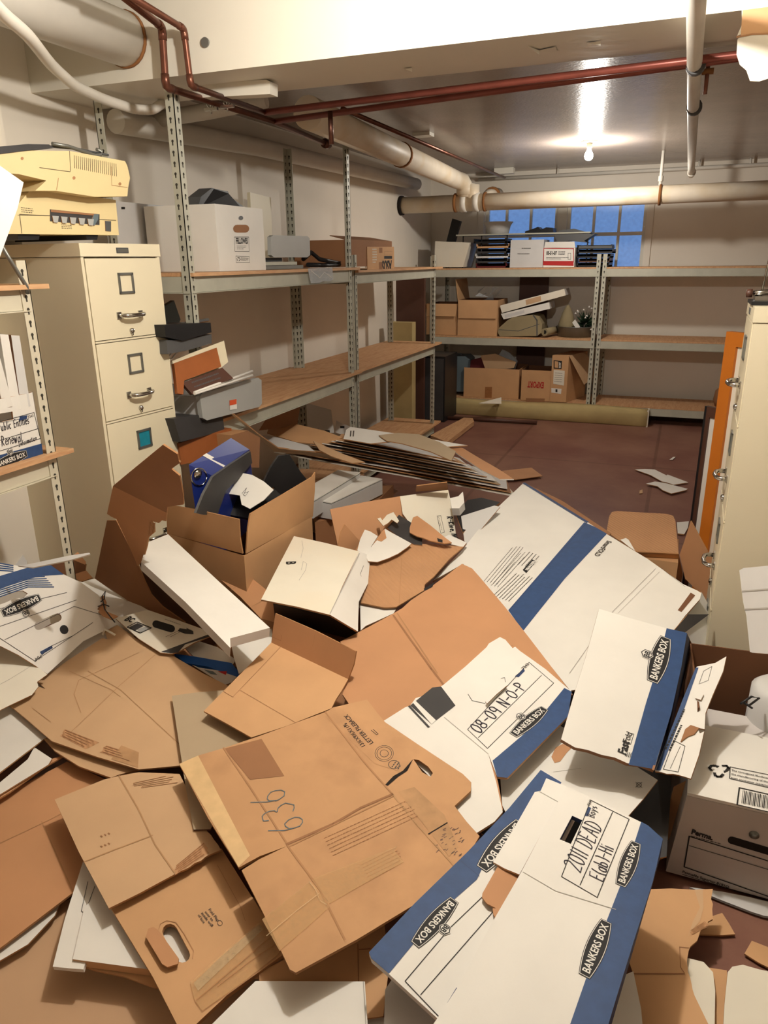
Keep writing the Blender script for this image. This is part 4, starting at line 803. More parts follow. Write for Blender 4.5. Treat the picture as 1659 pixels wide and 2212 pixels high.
# ================================================================== RIGHT SIDE
fr = Pl((.18, 3.3, 0), (.7, .7, 0)); dirf = V((.7071, -.7071, 0))
o = V((.168, 3.3, 0)); T = thing('picture_frame', 'large orange wood frame leaning upright behind the right filing cabinet', 'frame', o+dirf*.3)
def fbar(g, s0, s1, z0, z1, d0, d1, m): n2 = V((.7071, .7071, 0)); g.hexa([o+dirf*s0+n2*d0, o+dirf*s1+n2*d0, o+dirf*s1+n2*d1, o+dirf*s0+n2*d1], V((0, 0, z1-z0)), m) if z0 == 0 else g.hexa([o+dirf*s0+n2*d0+V((0, 0, z0)), o+dirf*s1+n2*d0+V((0, 0, z0)), o+dirf*s1+n2*d1+V((0, 0, z0)), o+dirf*s0+n2*d1+V((0, 0, z0))], V((0, 0, z1-z0)), m)
TL = V((0, 0, 0))
g = G(); fbar(g, 0, .055, 0, 1.175, 0, .03, 'frame'); g.build('stile', T)
g = G(); fbar(g, .5, .555, 0, 1.175, 0, .03, 'frame'); g.build('stile', T)
g = G(); fbar(g, .055, .5, 1.12, 1.175, 0, .03, 'frame'); g.build('top_rail', T)
g = G(); fbar(g, .055, .5, 0, .055, 0, .03, 'frame'); g.build('bottom_rail', T)
g = G(); fbar(g, .05, .5, .05, 1.13, .012, .016, 'cream'); g.build('panel', T)
o = V((.145, 3.48, 0)); T = thing('picture_frame', 'thin dark-edged picture with a white mount leaning beside the orange frame', 'frame', o+dirf*.1)
g = G(); fbar(g, 0, .012, 0, .845, -.02, 0, 'black'); fbar(g, .012, .03, 0, .845, -.02, 0, 'brownw'); fbar(g, .03, .4, .80, .845, -.02, 0, 'brownw'); g.build('edge', T)
g = G(); fbar(g, .03, .4, .0, .82, -.012, -.004, 'white'); g.build('mount', T)
# lamp stand on right cabinet
T = thing('desk_stand', 'chrome rod and clamp stand on top of the right cabinet', 'stand', (.3, 2.6, 1.321))
q = PY(1642, 640, 2.62)
g = G(); g.box(q.x-.03, q.x+.2, 2.50, 2.66, 1.3212, 1.331, 'black'); g.box(q.x-.02, q.x+.14, 2.53, 2.60, 1.331, 1.345, 'chrome'); g.build('base', T)
g = G(); g.tube([(q.x+.0, 2.60, 1.34), (q.x+.012, 2.60, 1.50), (q.x+.022, 2.60, 1.66)], .003, 'chrome', 8); g.build('rod', T)
g = G(); c = V((q.x-.005, 2.56, 1.352)); g.tube([c+V((-.02, 0, 0)), c+V((.03, 0, .004))], .008, 'chrome', 8); g.lathe(c+V((-.03, 0, 0)), [(.0, -.01), (.012, -.008), (.012, .008), (0, .01)], 'brownw', 10, (1, 0, 0)); g.build('clamp', T)
sheet('cardboard_sheet', 'dented white carton panel leaning against the right cabinet', Pl(PX(1630, 1320, .215), (-1, -.25, .12)), [(1597, 1232), (1606, 1227), (1700, 1218), (1700, 1415), (1625, 1410), (1620, 1408), (1612, 1330), (1605, 1300)], 'white2', .012,
      decs=[lambda g, pl: (g.line(pl, [(1604, 1277), (1700, 1270)], .003, 'creasew'), g.line(pl, [(1609, 1316), (1700, 1312)], .003, 'creasew'))])
# floor scraps
plf = plZ(.006)
sheet('cardboard_scrap', 'larger torn white board scrap on the red floor', plZ(.012), [(1371, 1014), (1393, 1013), (1414, 1014), (1440, 1027), (1442, 1025), (1487, 1042), (1455, 1047), (1440, 1042), (1430, 1040), (1414, 1031), (1405, 1026)], 'white', .005)
sheet('cardboard_scrap', 'smaller torn white board scrap below the larger one on the floor', plZ(.016), [(1395, 1045), (1415, 1040), (1435, 1043), (1486, 1056), (1480, 1059), (1450, 1066), (1432, 1059), (1420, 1050)], 'white', .005)
sheet('cardboard_scrap', 'tiny white paper fleck on the red floor', plf, [(1446, 993), (1454, 987), (1459, 987), (1453, 993)], 'white', .001)
sheet('cardboard_scrap', 'tiny tan chip on the red floor below the white scraps', plf, [(1382, 1059), (1388, 1057), (1388, 1065), (1381, 1066)], 'kraftl', .003)
sheet('cardboard_scrap', 'orange-brown board lying on the floor behind the stacked boards', plZ(.02), [(1075, 1018), (1148, 1010), (1172, 1028), (1112, 1036), (1090, 1036)], 'krafto', .004)

# ================================================================== THE PILE
def lines(*L, w=.0015, m='crease'): return lambda g, pl: [g.line(pl, l, w, m) for l in L]
def D(poly, m, h=.0008): return lambda g, pl: g.dec(pl, poly, m, h)
def ribs(p0, p1, q0, q1, n, m='crease', w=.003, seed=1, base='corr'):
    """torn face with the flutes showing: n flute lines between edge p0-p1 and edge q0-q1"""
    def f(g, pl):
        if base: g.dec(pl, [p0, p1]+jag(p1, q1, 5, 3, seed)+[q1, q0]+jag(q0, p0, 5, 3, seed+1), base, .0006)
        rr = random.Random(seed)
        for i in range(n):
            t = (i+.5)/n; a = (p0[0]+(q0[0]-p0[0])*t, p0[1]+(q0[1]-p0[1])*t); b = (p1[0]+(q1[0]-p1[0])*t, p1[1]+(q1[1]-p1[1])*t); s_, e_ = rr.uniform(0, .15), rr.uniform(.75, 1)
            mid = lambda u: (a[0]+(b[0]-a[0])*u, a[1]+(b[1]-a[1])*u); g.line(pl, [mid(s_), mid((s_+e_)/2), mid(e_)], w, m, .0014)
    return f
S = sheet
# ---- lowest layers, front
S('cardboard_sheet', 'large smooth beige board under everything at the bottom left corner', flat(-.075), [(-200, 2120), (60, 1980), (300, 1880), (640, 1960), (760, 2400), (-200, 2500)], 'beigeb', .006)
S('cardboard_sheet', 'thin white card edge sticking out under the left brown panel', flat(-.05), [(-60, 2060), (60, 1960), (130, 1942), (128, 1955), (118, 1978), (60, 2040), (-60, 2110)], 'white', .004)
S('cardboard_sheet', 'big brown creased panel at the left edge below the white sheets', flat(-.03, (80, 1850), .0, .02), [(-120, 1745), (0, 1722), (60, 1690), (145, 1645), (228, 1684), (300, 1760), (260, 1860), (180, 1918), (155, 1930), (0, 2048), (-120, 2110)], 'krafto', .006,
  decs=[lines([(-60, 1850), (110, 1770), (240, 1700)], [(90, 1775), (160, 1930)], w=.0025)])
S('cardboard_strip', 'long brown panel edge under the white sheets at the left edge', flat(-.004), [(-60, 1740), (40, 1680), (110, 1640), (146, 1628), (100, 1655), (20, 1712), (-60, 1760)], 'krafto', .004)
S('cardboard_sheet', 'white sheet with a squared corner at the left edge, lowest of three', flat(.004), [(-60, 1740), (60, 1640), (74, 1614), (112, 1639), (104, 1652), (0, 1716), (-60, 1752)], 'white', .004)
S('cardboard_sheet', 'white sheet at the left edge just left of the torn tan panel', flat(.012), [(-60, 1550), (0, 1530), (20, 1526), (112, 1588), (95, 1596), (-10, 1676), (-60, 1700)], 'white', .004)
# white carton lying under handle panel
T = thing('carton', 'white carton lid lying under the tan panel with the handle hole', 'box', flat(.0)(230, 2000))
pl = flat(.0); T['_o'] = tuple(pl(230, 2000)-V((0, 0, .03)))
T.location = pl(230, 2000)-V((0, 0, .03))
g = G(); g.slab(pl, [(236, 1905), (300, 1880), (560, 2100), (400, 2110), (336, 2096), (157, 2072), (182, 1960)], 'white', .022, me='kraft'); g.build('top_panel', T)
g = G(); g.slab(pl.off(-.006), [(179, 1862), (250, 1880), (180, 2094), (152, 2092), (114, 2088), (140, 1985)], 'white', .01, me='white'); g.line(pl.off(-.006), [(190, 1905), (176, 1968), (184, 1976), (192, 1950), (205, 1915)], .0015, 'greyd'); g.build('side_flap', T)
g = G(); g.slab(pl.off(-.024), [(157, 2080), (336, 2100), (420, 2110), (380, 2140), (330, 2132), (270, 2110), (205, 2096)], 'kraft', .004); g.build('under_flap', T)
S('cardboard_sheet', 'brown panel with slots at the bottom centre, under the wide taped panel', flat(.015), [(560, 2100), (640, 2060), (760, 2020), (830, 1990), (840, 2090), (828, 2195), (790, 2200), (560, 2230)], 'kraft', .004, decs=[lines([(773, 2040), (776, 2200)], [(700, 2048), (760, 2036)], [(776, 2052), (800, 2050)], w=.002, m='kraftd')])
S('cardboard_sheet', 'white rectangle lying at the bottom edge in the centre', flat(.035), [(552, 2119), (788, 2120), (796, 2240), (430, 2240)], 'white', .004, decs=[lines([(785, 2121), (792, 2240)], w=.002, m='creasew')])
S('cardboard_sheet', 'white panel bits under the blue-banded carton at the bottom edge', flat(.0), [(790, 2196), (832, 2198), (832, 2260), (790, 2260)], 'white')
S('cardboard_sheet', 'dented white carton end below the blue corner at the bottom edge', flat(.045), [(832, 2138), (850, 2110), (900, 2160), (960, 2215), (960, 2260), (828, 2260)], 'white2', .02, me='white2')
# ---- handle panel
hole = oval((367, 2012), (394, 2063), 16.5)
S('cardboard_sheet', 'tan panel with an oval handle hole and fold-flap print, lower left', flat(.022), [(236, 1955), (320, 1912), (400, 1880), (478, 1832), (530, 1915), (575, 1985), (640, 2000), (660, 2030), (600, 2070), (490, 2150), (424, 2212), (395, 2238), (330, 2110)], 'kraft', .010, holes=[hole],
  decs=[lines([(343, 2008), (347, 1996), (360, 1989), (380, 1993), (398, 2018), (418, 2054), (416, 2072)], w=.0015), lines([(470, 1870), (520, 1960), (530, 1990)], w=.001),
        lambda g, pl: [g.txt(pl, t_, p, q, 'inkg', .75, .01) for t_, p, q in (('Fold Flap', (450, 1966), (470, 1992)), ('over to', (442, 1971), (458, 1991)), ('inside wall', (434, 1974), (457, 2003)), ('of box', (427, 1978), (440, 1996)))],
        lambda g, pl: g.line(pl, oval((475, 1994), (475.5, 1995), 5, 6)+[oval((475, 1994), (475.5, 1995), 5, 6)[0]], .001, 'inkg'),
        lambda g, pl: g.slab(pl.off(.012), [(315, 2024), (320, 2006), (331, 2002), (342, 2009), (386, 2070), (384, 2082), (362, 2089), (350, 2082)], 'krafto', .004)])
S('cardboard_sheet', 'pale tan panel with a torn right side, lying over the handle panel', flat(.045), [(118, 1727), (135, 1720), (224, 1684), (257, 1676), (300, 1668), (388, 1672), (402, 1700), (430, 1760), (447, 1795)]+jag((447, 1795), (477, 1836), 4, 3, 4)+[(477, 1836)]+jag((477, 1836), (378, 1888), 9, 3, 5)+[(378, 1888), (300, 1930), (235, 1962), (170, 1840)], 'kraftl', .005,
  decs=[lines([(257, 1676), (300, 1750), (335, 1825), (378, 1886)], [(182, 1862), (250, 1835), (330, 1805)], w=.003, m='stain'), lines(*[[(218+8*a, 1806+22*b-3*a), (221+8*a, 1808+22*b-3*a)] for a in (0, 1, 2) for b in (0, 1)], w=.003, m='kraftd'),
        ribs((380, 1870), (440, 1820), (378, 1890), (452, 1842), 5, seed=8, m='kraftd', w=.0018), ribs((280, 1693), (370, 1672), (300, 1704), (395, 1692), 5, seed=9, base=None, m='kraftd', w=.0016)])
S('cardboard_sheet', 'flat grey-brown board between two tan panels, left of centre', flat(.052), [(371, 1503), (430, 1495), (500, 1490), (580, 1640), (500, 1700), (455, 1791), (418, 1792), (401, 1700)], 'greyb', .004, me='brownw')
S('cardboard_sheet', 'large tan torn panel with worn flutes at its lower edge, left of centre', flat(.032), [(18, 1521), (30, 1509), (47, 1505), (58, 1500), (69, 1501), (74, 1490), (83, 1483), (98, 1488), (80, 1472), (150, 1424), (221, 1378), (232, 1381), (226, 1364), (253, 1350), (300, 1383), (344, 1411), (362, 1410), (376, 1418), (440, 1455), (500, 1485), (520, 1560), (430, 1650), (300, 1662), (210, 1635), (112, 1601), (60, 1556)], 'kraftl', .005,
  decs=[lines([(150, 1585), (260, 1480), (335, 1415)], [(190, 1450), (260, 1490), (390, 1610)], [(300, 1370+40), (170, 1470), (160, 1500), (175, 1540)], w=.0022, m='stain'), lines([(150, 1450), (240, 1490), (260, 1505)], [(70, 1530), (110, 1560)], w=.0015, m='stain'),
        ribs((130, 1590), (185, 1618), (140, 1575), (215, 1604), 4, seed=11, m='kraftd', w=.002), ribs((215, 1625), (290, 1650), (230, 1610), (255, 1618), 4, seed=12, m='kraftd', w=.002), D([(262, 1610), (300, 1625), (298, 1658), (240, 1640)], 'stain')])
S('cardboard_strip', 'doubled tan edge tucked under the torn left panel', flat(.012), [(90, 1590), (112, 1601), (300, 1662), (255, 1674), (240, 1680), (170, 1655), (118, 1622)], 'kraftl', .006)
S('cardboard_sheet', 'white sheet just showing between the flattened blue-striped box and the large torn tan panel', flat(.015), [(60, 1440), (160, 1330), (262, 1320), (300, 1400), (150, 1500), (90, 1500)], 'white', .004)
# wire and curl at the torn corner
g = G(); pl = flat(.045); g.tube([pl(222, 1372), pl(228, 1368)+V((0, 0, .015)), pl(240, 1372)+V((0, 0, .01)), pl(249, 1372)], .004, 'cream', 6); g.build('paper_scrap', None, 'small curl of torn paper on the top corner of the large tan panel', 'paper')
# ---- left edge bankers lids
bl = pl3(P(254, 1350, .28), P(75, 1430, .30), P(110, 1222, .52))
def lid(g, pl):
    g.dec(pl, [(-60, 1262), (0, 1244), (60, 1226), (110, 1221), (138, 1241), (92, 1244), (45, 1254), (0, 1273), (-60, 1296)], 'blue')
    for k in range(6): g.line(pl, [(-40, 1303-6*k+k), (60, 1268-4.2*k), (116+k*-4, 1268-4.5*k)], .0035, 'blue')
    g.line(pl, [(-60, 1338), (0, 1315), (144, 1280)]); g.line(pl, [(-60, 1380), (0, 1353), (165, 1296)]); g.line(pl, [(10, 1382), (160, 1310), (218, 1328)]); g.line(pl, [(0, 1379), (75, 1428), (200, 1345)])
    g.line(pl, [(75, 1430), (110, 1396), (160, 1372)]); g.logo(pl, (87, 1290), (4, 1326)); g.dec(pl, oval((138, 1359), (139, 1361), 9), 'ink')
    g.dec(pl, [(86, 1408), (112, 1394), (114, 1400), (90, 1414)], 'blued'); g.txt(pl, '704', (87, 1414), (74, 1422), 'inkg')
S('file_box', 'flattened white and blue file box with striped band and oval handle hole, left edge', bl, [(-60, 1258), (0, 1243), (60, 1226), (110, 1221), (138, 1241), (175, 1258), (212, 1285), (222, 1300), (210, 1316), (240, 1335), (254, 1349), (226, 1362), (180, 1385), (102, 1456), (75, 1437), (40, 1415), (0, 1395), (-60, 1372)], 'white', .005,
  holes=[oval((83, 1352), (124, 1334), 9), [(-30, 1300), (0, 1290), (14, 1285), (30, 1278), (50, 1276), (60, 1282), (50, 1292), (30, 1292), (16, 1300), (0, 1306), (-30, 1316)]], cat='box', decs=[lid])
S('cardboard_sheet', 'white card with blue stripes showing above the flattened blue box, left edge', bl.off(-.02), [(-60, 1212), (-10, 1214), (20, 1219), (60, 1225), (45, 1240), (0, 1246), (-60, 1262)], 'white', .004, decs=[lambda g, pl: [g.line(pl, [(-50, 1220+6*k), (0, 1217+5*k), (28, 1222+4*k)], .004, 'blue') for k in range(4)]])
S('cardboard_sheet', 'thin white card seen edge-on reaching towards the cream cabinet', Pl(P(100, 1215, .61), (-.10, -.40, 1)), [(38, 1222), (60, 1219), (150, 1200), (193, 1194), (195, 1197), (150, 1210), (70, 1226)], 'white2', .004, me='white')
S('cardboard_sheet', 'cream sheet with a torn edge at the left edge below the blue box', pl3(P(102, 1457, .265), P(0, 1396, .34), P(20, 1524, .235)), [(-60, 1385), (0, 1396), (40, 1410)]+jag((40, 1410), (74, 1434), 5, 2, 3)+[(74, 1434), (102, 1457), (80, 1473), (83, 1483), (69, 1501), (20, 1524), (0, 1534), (-60, 1545)], 'cream', .004, decs=[lines([(-40, 1500), (20, 1468), (72, 1436)], w=.001, m='creasew')])
S('carton', 'dark brown torn carton corner against the foot of the cream cabinet', Pl(P(160, 1230, .42), (.2, -.8, 1)), [(100, 1225), (120, 1214), (150, 1206), (168, 1192), (180, 1210), (186, 1218), (184, 1230), (200, 1248), (176, 1256), (140, 1240)], 'brownin', .005, cat='box', decs=[D([(150, 1206), (168, 1192), (186, 1214), (184, 1220)], 'krafto'), D([(150, 1244), (186, 1232), (200, 1248), (176, 1256)], 'krafto')])
# white sheets beneath
S('cardboard_sheet', 'plain white flap lying between the blue lid and the brown open carton', flat(.005), [(168, 1258), (205, 1250), (240, 1275), (275, 1300), (280, 1294), (320, 1318), (290, 1330), (250, 1338), (222, 1320), (226, 1300), (205, 1280)], 'white', .004)
S('cardboard_scrap', 'small torn brown scrap with a wire loop beside the blue lid', flat(.10), [(216, 1292), (224, 1286), (230, 1300), (228, 1320), (255, 1331), (240, 1338), (222, 1330), (208, 1318)], 'krafto', .003)
g = G(); pl = flat(.115); q = [pl(215, 1302), pl(226, 1300)+V((0, 0, .01)), pl(229, 1288)+V((0, 0, .02)), pl(222, 1300)+V((0, 0, .02)), pl(226, 1316), pl(238, 1332), pl(248, 1344)]; g.tube(q, .0022, 'black', 6); g.tube([pl(212, 1310), pl(225, 1312)+V((0, 0, .012)), pl(236, 1310)], .002, 'black', 6); g.build('cord', None, 'black cord tangled at the torn edge of the blue lid', 'cord')
def pr(g, pl):
    g.dec(pl, oval((337, 1348), (370, 1358), 8), 'ink'); g.rect(pl, [(275, 1355), (296, 1344), (327, 1357), (303, 1368)], .004); g.dec(pl, [(277, 1356), (297, 1346), (311, 1352), (290, 1363)], 'charcoal', .0007); g.dec(pl, [(296, 1360), (315, 1353), (323, 1357), (303, 1366)], 'greyp', .0012)
    g.txt(pl, 'B', (268, 1340), (274, 1343), 'ink', 1.3, .04); g.txt(pl, 'C', (276, 1342), (283, 1345), 'ink', 1.3, .04); g.fine(pl, (356, 1338), (390, 1350), 1, .01, 'inkg', 2); g.dec(pl, [(388, 1357), (404, 1359), (402, 1356), (417, 1363), (418, 1370), (400, 1369), (384, 1363)], 'charcoal')
    g.line(pl, [(358, 1376), (388, 1362)], .0015); g.line(pl, [(368, 1376), (392, 1364)], .0015); g.dec(pl, [(348, 1408), (462, 1366), (466, 1371), (400, 1392), (384, 1410), (368, 1411)], 'charcoal')
S('cardboard_sheet', 'cream printed box end with an oval slot and black arrow, grey lower edge', flat(.05, (350, 1360), 0, .04), [(250, 1336), (285, 1326), (318, 1317), (380, 1338), (466, 1369), (420, 1388), (390, 1405), (372, 1412), (347, 1410), (300, 1380)], 'cream', .004, decs=[pr])
S('box_lid', 'bright blue box lid glimpsed under the cream printed box end', flat(.01), [(376, 1412), (420, 1418), (500, 1432), (517, 1452), (515, 1466), (450, 1440), (400, 1432)], 'blueb', .01, me='blueb', cat='lid')
S('paper_bag', 'crumpled printed plastic wrapper below the bright blue lid', flat(.014), [(415, 1436), (430, 1442), (470, 1448), (512, 1462), (500, 1474), (485, 1480)], 'white2', .004, cat='wrapper', decs=[D([(470, 1450), (490, 1450), (488, 1458)], 'red'), D([(440, 1446), (460, 1450), (470, 1458), (455, 1456)], 'teal')])
S('cardboard_sheet', 'white sheet peeking out above the bright blue lid', flat(.004), [(400, 1400), (430, 1385), (470, 1398), (510, 1425), (500, 1440), (420, 1420)], 'white', .004)
# ---- open brown carton left
pa = pl3(P(244, 1050, .80), P(360, 1108, .70), PX(360, 963, P(300, 1000, .85).x-.02))
h1, h2 = P(244, 1050, .76), P(360, 1108, .70)
T = thing('carton', 'tall brown open carton with torn flaps leaning against the cream cabinet', 'box', P(290, 1280, .25))
plf = pl3(h1, h2, P(352, 961, 1.0)); g = G(); g.slab(plf, [(244, 1050), (280, 1020), (352, 961), (383, 981), (386, 995), (389, 1000), (370, 1013), (388, 1028), (395, 1066), (396, 1090), (362, 1095), (360, 1108)], 'kraftd', .005); g.build('flap', T)
plw = pl3(h1, h2, P(297, 1223, .44)); g = G(); g.slab(plw, [(244, 1050), (360, 1108), (358, 1126), (350, 1124), (343, 1130), (330, 1126), (326, 1124), (333, 1135), (334, 1150), (320, 1162), (318, 1178), (312, 1200), (302, 1218), (297, 1223), (290, 1205), (272, 1165), (251, 1121), (240, 1116), (231, 1110), (238, 1078)], 'krafto', .005, decs=None) if 0 else g.slab(plw, [(244, 1050), (360, 1108), (358, 1126), (350, 1124), (343, 1130), (330, 1126), (326, 1124), (333, 1135), (334, 1150), (320, 1162), (318, 1178), (312, 1200), (302, 1218), (297, 1223), (290, 1205), (272, 1165), (251, 1121), (240, 1116), (231, 1110), (238, 1078)], 'krafto', .005)
ribs((322, 1126), (318, 1160), (336, 1128), (334, 1150), 2, seed=3, w=.002, m='kraftd')(g, plw); g.build('flap', T)
pls = pl3(P(231, 1124, .58), P(205, 1248, .33), P(320, 1270, .36)); g = G(); g.slab(pls, [(231, 1124), (251, 1124), (275, 1172), (299, 1223), (312, 1255), (326, 1284), (350, 1310), (400, 1345), (345, 1345), (277, 1298), (205, 1250)], 'kraftd', .005); g.build('side_panel', T)
pli = pl3(P(300, 1223, .42), P(326, 1284, .30), P(462, 1370, .28)); g = G(); g.slab(pli.off(-.02), [(299, 1212), (420, 1300), (500, 1400), (400, 1400), (326, 1290)], 'brownin', .005); g.build('inner_wall', T)
g = G(); b_ = [V((p.x, p.y, .05)) for p in (P(235, 1250, .40), P(340, 1340, .34), P(440, 1320, .34), P(370, 1210, .40))]; g.hexa(b_, (0, 0, .005), 'kraftd'); g.build('base', T)
# long white box panel
pls = pl3(P(306, 1214, .50), P(363, 1154, .50), P(540, 1368, .44))
T = thing('carton', 'long plain white carton lying diagonally across the open brown carton', 'box', P(440, 1280, .36))
g = G(); g.slab(pls, [(305, 1214), (318, 1172), (340, 1163), (363, 1154), (475, 1258), (583, 1356), (497, 1379), (498, 1400), (400, 1300)], 'white', .03, me='white2'); g.build('top_panel', T)
g = G(); g.slab(flat(.045), [(497, 1379), (540, 1366), (586, 1358), (592, 1390), (560, 1425), (516, 1456), (505, 1420)], 'white', .004); g.build('end_flap', T)
S('cardboard_sheet', 'creased brown panel between the long white carton and the centre carton', pl3(P(474, 1201, .40), P(450, 1260, .33), P(580, 1290, .33)), [(448, 1227), (474, 1201), (517, 1227), (580, 1278), (605, 1320), (590, 1352), (575, 1348), (520, 1290)], 'krafto', .005, decs=[lines([(500, 1275), (535, 1250)], [(545, 1310), (590, 1285)], w=.002)])
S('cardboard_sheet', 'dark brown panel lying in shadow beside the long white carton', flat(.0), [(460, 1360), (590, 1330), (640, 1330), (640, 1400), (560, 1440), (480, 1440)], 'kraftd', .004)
# ---- centre carton
zt_ = .47; Fp, Rp, Lp = P(527, 1201, zt_), P(674, 1116, zt_), P(361, 1152, zt_); Bp = Lp+(Rp-Fp)
T = thing('carton', 'tan open carton in the centre filled with a blue binder and black plastic parts', 'box', V(((Fp.x+Bp.x)/2, (Fp.y+Bp.y)/2, 0.02)))
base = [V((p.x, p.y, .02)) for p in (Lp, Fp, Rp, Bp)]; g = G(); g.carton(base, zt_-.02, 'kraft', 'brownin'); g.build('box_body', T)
pf = pl3(Lp, Fp, Fp+V((-.0, -.012, .2))); g = G(); g.slab(pf, [(361, 1152), (359, 1090), (420, 1100), (516, 1122), (518, 1160), (524, 1196)], 'kraft', .005); g.build('flap', T)
pf = pl3(Fp, Rp, Rp+V((.02, 0, .2))); g = G(); g.slab(pf, [(532, 1196), (536, 1140), (541, 1110), (600, 1075), (665, 1036), (675, 1030), (681, 1020), (680, 1060), (676, 1116)], 'kraft', .005); g.build('flap', T)
# contents
T = thing('binder', 'royal blue lever arch binder with a white stripe standing in the centre carton', 'binder', P(430, 1130, .45))
q0, q1, q2, q3 = P(408, 1004, .78), P(499, 946, .80), P(539, 971, .74), P(458, 1027, .72); dn = V((-.02, .05, -.33))
g = G(); g.face([q0, q3, q2, q1], 'navy'); g.face([q0, q0+dn, q3+dn, q3], 'navy'); g.face([q3, q3+dn, q2+dn, q2], 'navy'); g.face([q1, q1+dn, q0+dn, q0], 'navy'); g.face([q2, q2+dn, q1+dn, q1], 'navy'); g.face([q0+dn, q1+dn, q2+dn, q3+dn], 'navy'); g.build('cover', T)
pt = pl3(q0, q1, q3); g = G(); g.slab(pt.off(.0015), [(438, 984), (446, 979), (490, 1003), (483, 1009)], 'white', .001); g.build('stripe', T, label='white paper stripe')
ps = pl3(q0, q3, q3+dn); g = G(); r_ = [ps.off(.003)(430+17*math.cos(a/12*math.tau), 1030+19*math.sin(a/12*math.tau)) for a in range(13)]; g.tube(r_, .0022, 'chrome', 6); g.lathe(ps.off(.004)(427, 1024), [(.016, 0), (.016, .003), (.008, .006), (0, .008)], 'chrome', 12, ps.n); g.build('finger_ring', T)
S('monitor_panel', 'dark grey plastic panel slanting in front of the blue binder', pl3(q3, q2, q3+dn).off(.015), [(424, 1108), (440, 1068), (460, 1030), (500, 1002), (541, 975), (545, 1000), (515, 1035), (488, 1060), (470, 1112), (440, 1112)], 'charcoal', .01, me='greyd', cat='panel')
def kb(g, pl):
    for k in range(4): g.line(pl, [(462+k*7, 1083-k*1), (466+k*7, 1076-k)], .003, 'greyp')
    for k in range(5): g.line(pl, [(450+k*8, 1104), (456+k*8, 1098)], .004, 'galv')
S('keyboard', 'clear-bagged black plastic part in the left of the centre carton', pl3(P(440, 1105, .52), P(485, 1045, .60), P(490, 1115, .52)), [(436, 1106), (460, 1075), (484, 1042), (490, 1116), (470, 1116)], 'black', .02, me='charcoal', cat='keyboard', decs=[kb])
S('monitor_panel', 'large black plastic panel leaning in the right of the centre carton', pl3(P(575, 1065, .55), P(615, 980, .70), P(660, 1045, .55)), [(560, 1062), (585, 1010), (602, 985), (625, 982), (650, 1020), (668, 1042), (640, 1060), (608, 1074), (592, 1052)], 'black', .012, me='charcoal', cat='panel')
S('paper_sheet', 'white curved paper sheet with pencil scribble in the centre carton', pl3(P(490, 1075, .60), P(540, 1022, .67), P(590, 1060, .63)), [(487, 1052), (500, 1034), (525, 1022), (545, 1026), (570, 1040), (591, 1058), (570, 1080), (540, 1099), (522, 1090), (518, 1070), (490, 1066)], 'white', .002, me='white', cat='paper', decs=[lines([(523, 1066), (533, 1054), (528, 1066), (537, 1062), (530, 1072), (525, 1068)], w=.0015, m='pen')])
S('plastic_part', 'black moulded plastic bar lying over the white paper in the centre carton', pl3(P(492, 1070, .58), P(560, 1095, .55), P(600, 1060, .60)), [(492, 1064), (500, 1070), (521, 1068), (524, 1092), (540, 1100), (560, 1088), (582, 1070), (592, 1055), (610, 1072), (575, 1098), (540, 1120), (494, 1112), (492, 1090)], 'black', .015, me='black', cat='plastic part')
# ---- white B box
p_ = pl3(P(564, 1294, .44), P(635, 1158, .44), P(776, 1191, .44))
T = thing('carton', 'cream-white box marked B with a pushed-in oval slot, centre of the pile', 'box', P(680, 1300, .36))
g = G(); g.slab(p_, [(564, 1295), (600, 1225), (635, 1158), (700, 1172), (776, 1191), (740, 1265), (713, 1328), (640, 1310)], 'cream', .005); g.txt(p_, 'B', (619, 1214), (618, 1220), 'ink', 1, .03)
g.line(p_, [(651, 1232), (655, 1213), (663, 1218), (660, 1232), (646, 1254)], .0015, 'creasew'); g.line(p_, [(652, 1168), (655, 1185), (650, 1205)], .0012, 'creasew'); g.line(p_, [(776, 1196), (713, 1326)], .003, 'creasew'); g.build('top_panel', T)
s1 = pl3(P(776, 1191, .44), P(713, 1328, .44), P(773, 1364, .36)); g = G(); g.slab(s1, [(776, 1191), (800, 1200), (795, 1260), (775, 1300), (773, 1364), (713, 1328)], 'white', .005); g.line(s1, [(785, 1222), (778, 1240), (780, 1245)], .0015); g.build('side_panel', T)
s2 = pl3(P(564, 1295, .435), P(713, 1330, .435), P(700, 1360, .28)); g = G(); g.slab(s2, [(590, 1304), (713, 1332), (774, 1366), (760, 1400), (600, 1380)], 'black', .005, me='black'); g.build('front_panel', T, label='black glossy front')
S('cardboard_sheet', 'pale folded card corner between the B box and the ribbed brown panel', flat(.035), [(745, 1287), (786, 1245), (792, 1300), (782, 1318)], 'white', .004)
S('cardboard_sheet', 'white square card poking out left of the creased orange panel', flat(.045), [(778, 1303), (800, 1305), (858, 1312), (850, 1325), (790, 1352), (779, 1362)], 'white', .004, me='krafto')
g = G(); a, b, c, d = P(680, 1120, .3), P(800, 1090, .3), P(850, 1040, .3), P(720, 1050, .3); q = [V((p.x, p.y, .01)) for p in (a, b, c, d)]; g.hexa(q, (0, 0, .27), 'kraftd'); g.build('carton', None, 'low brown carton in the dark gap underneath the two white cartons', 'box')
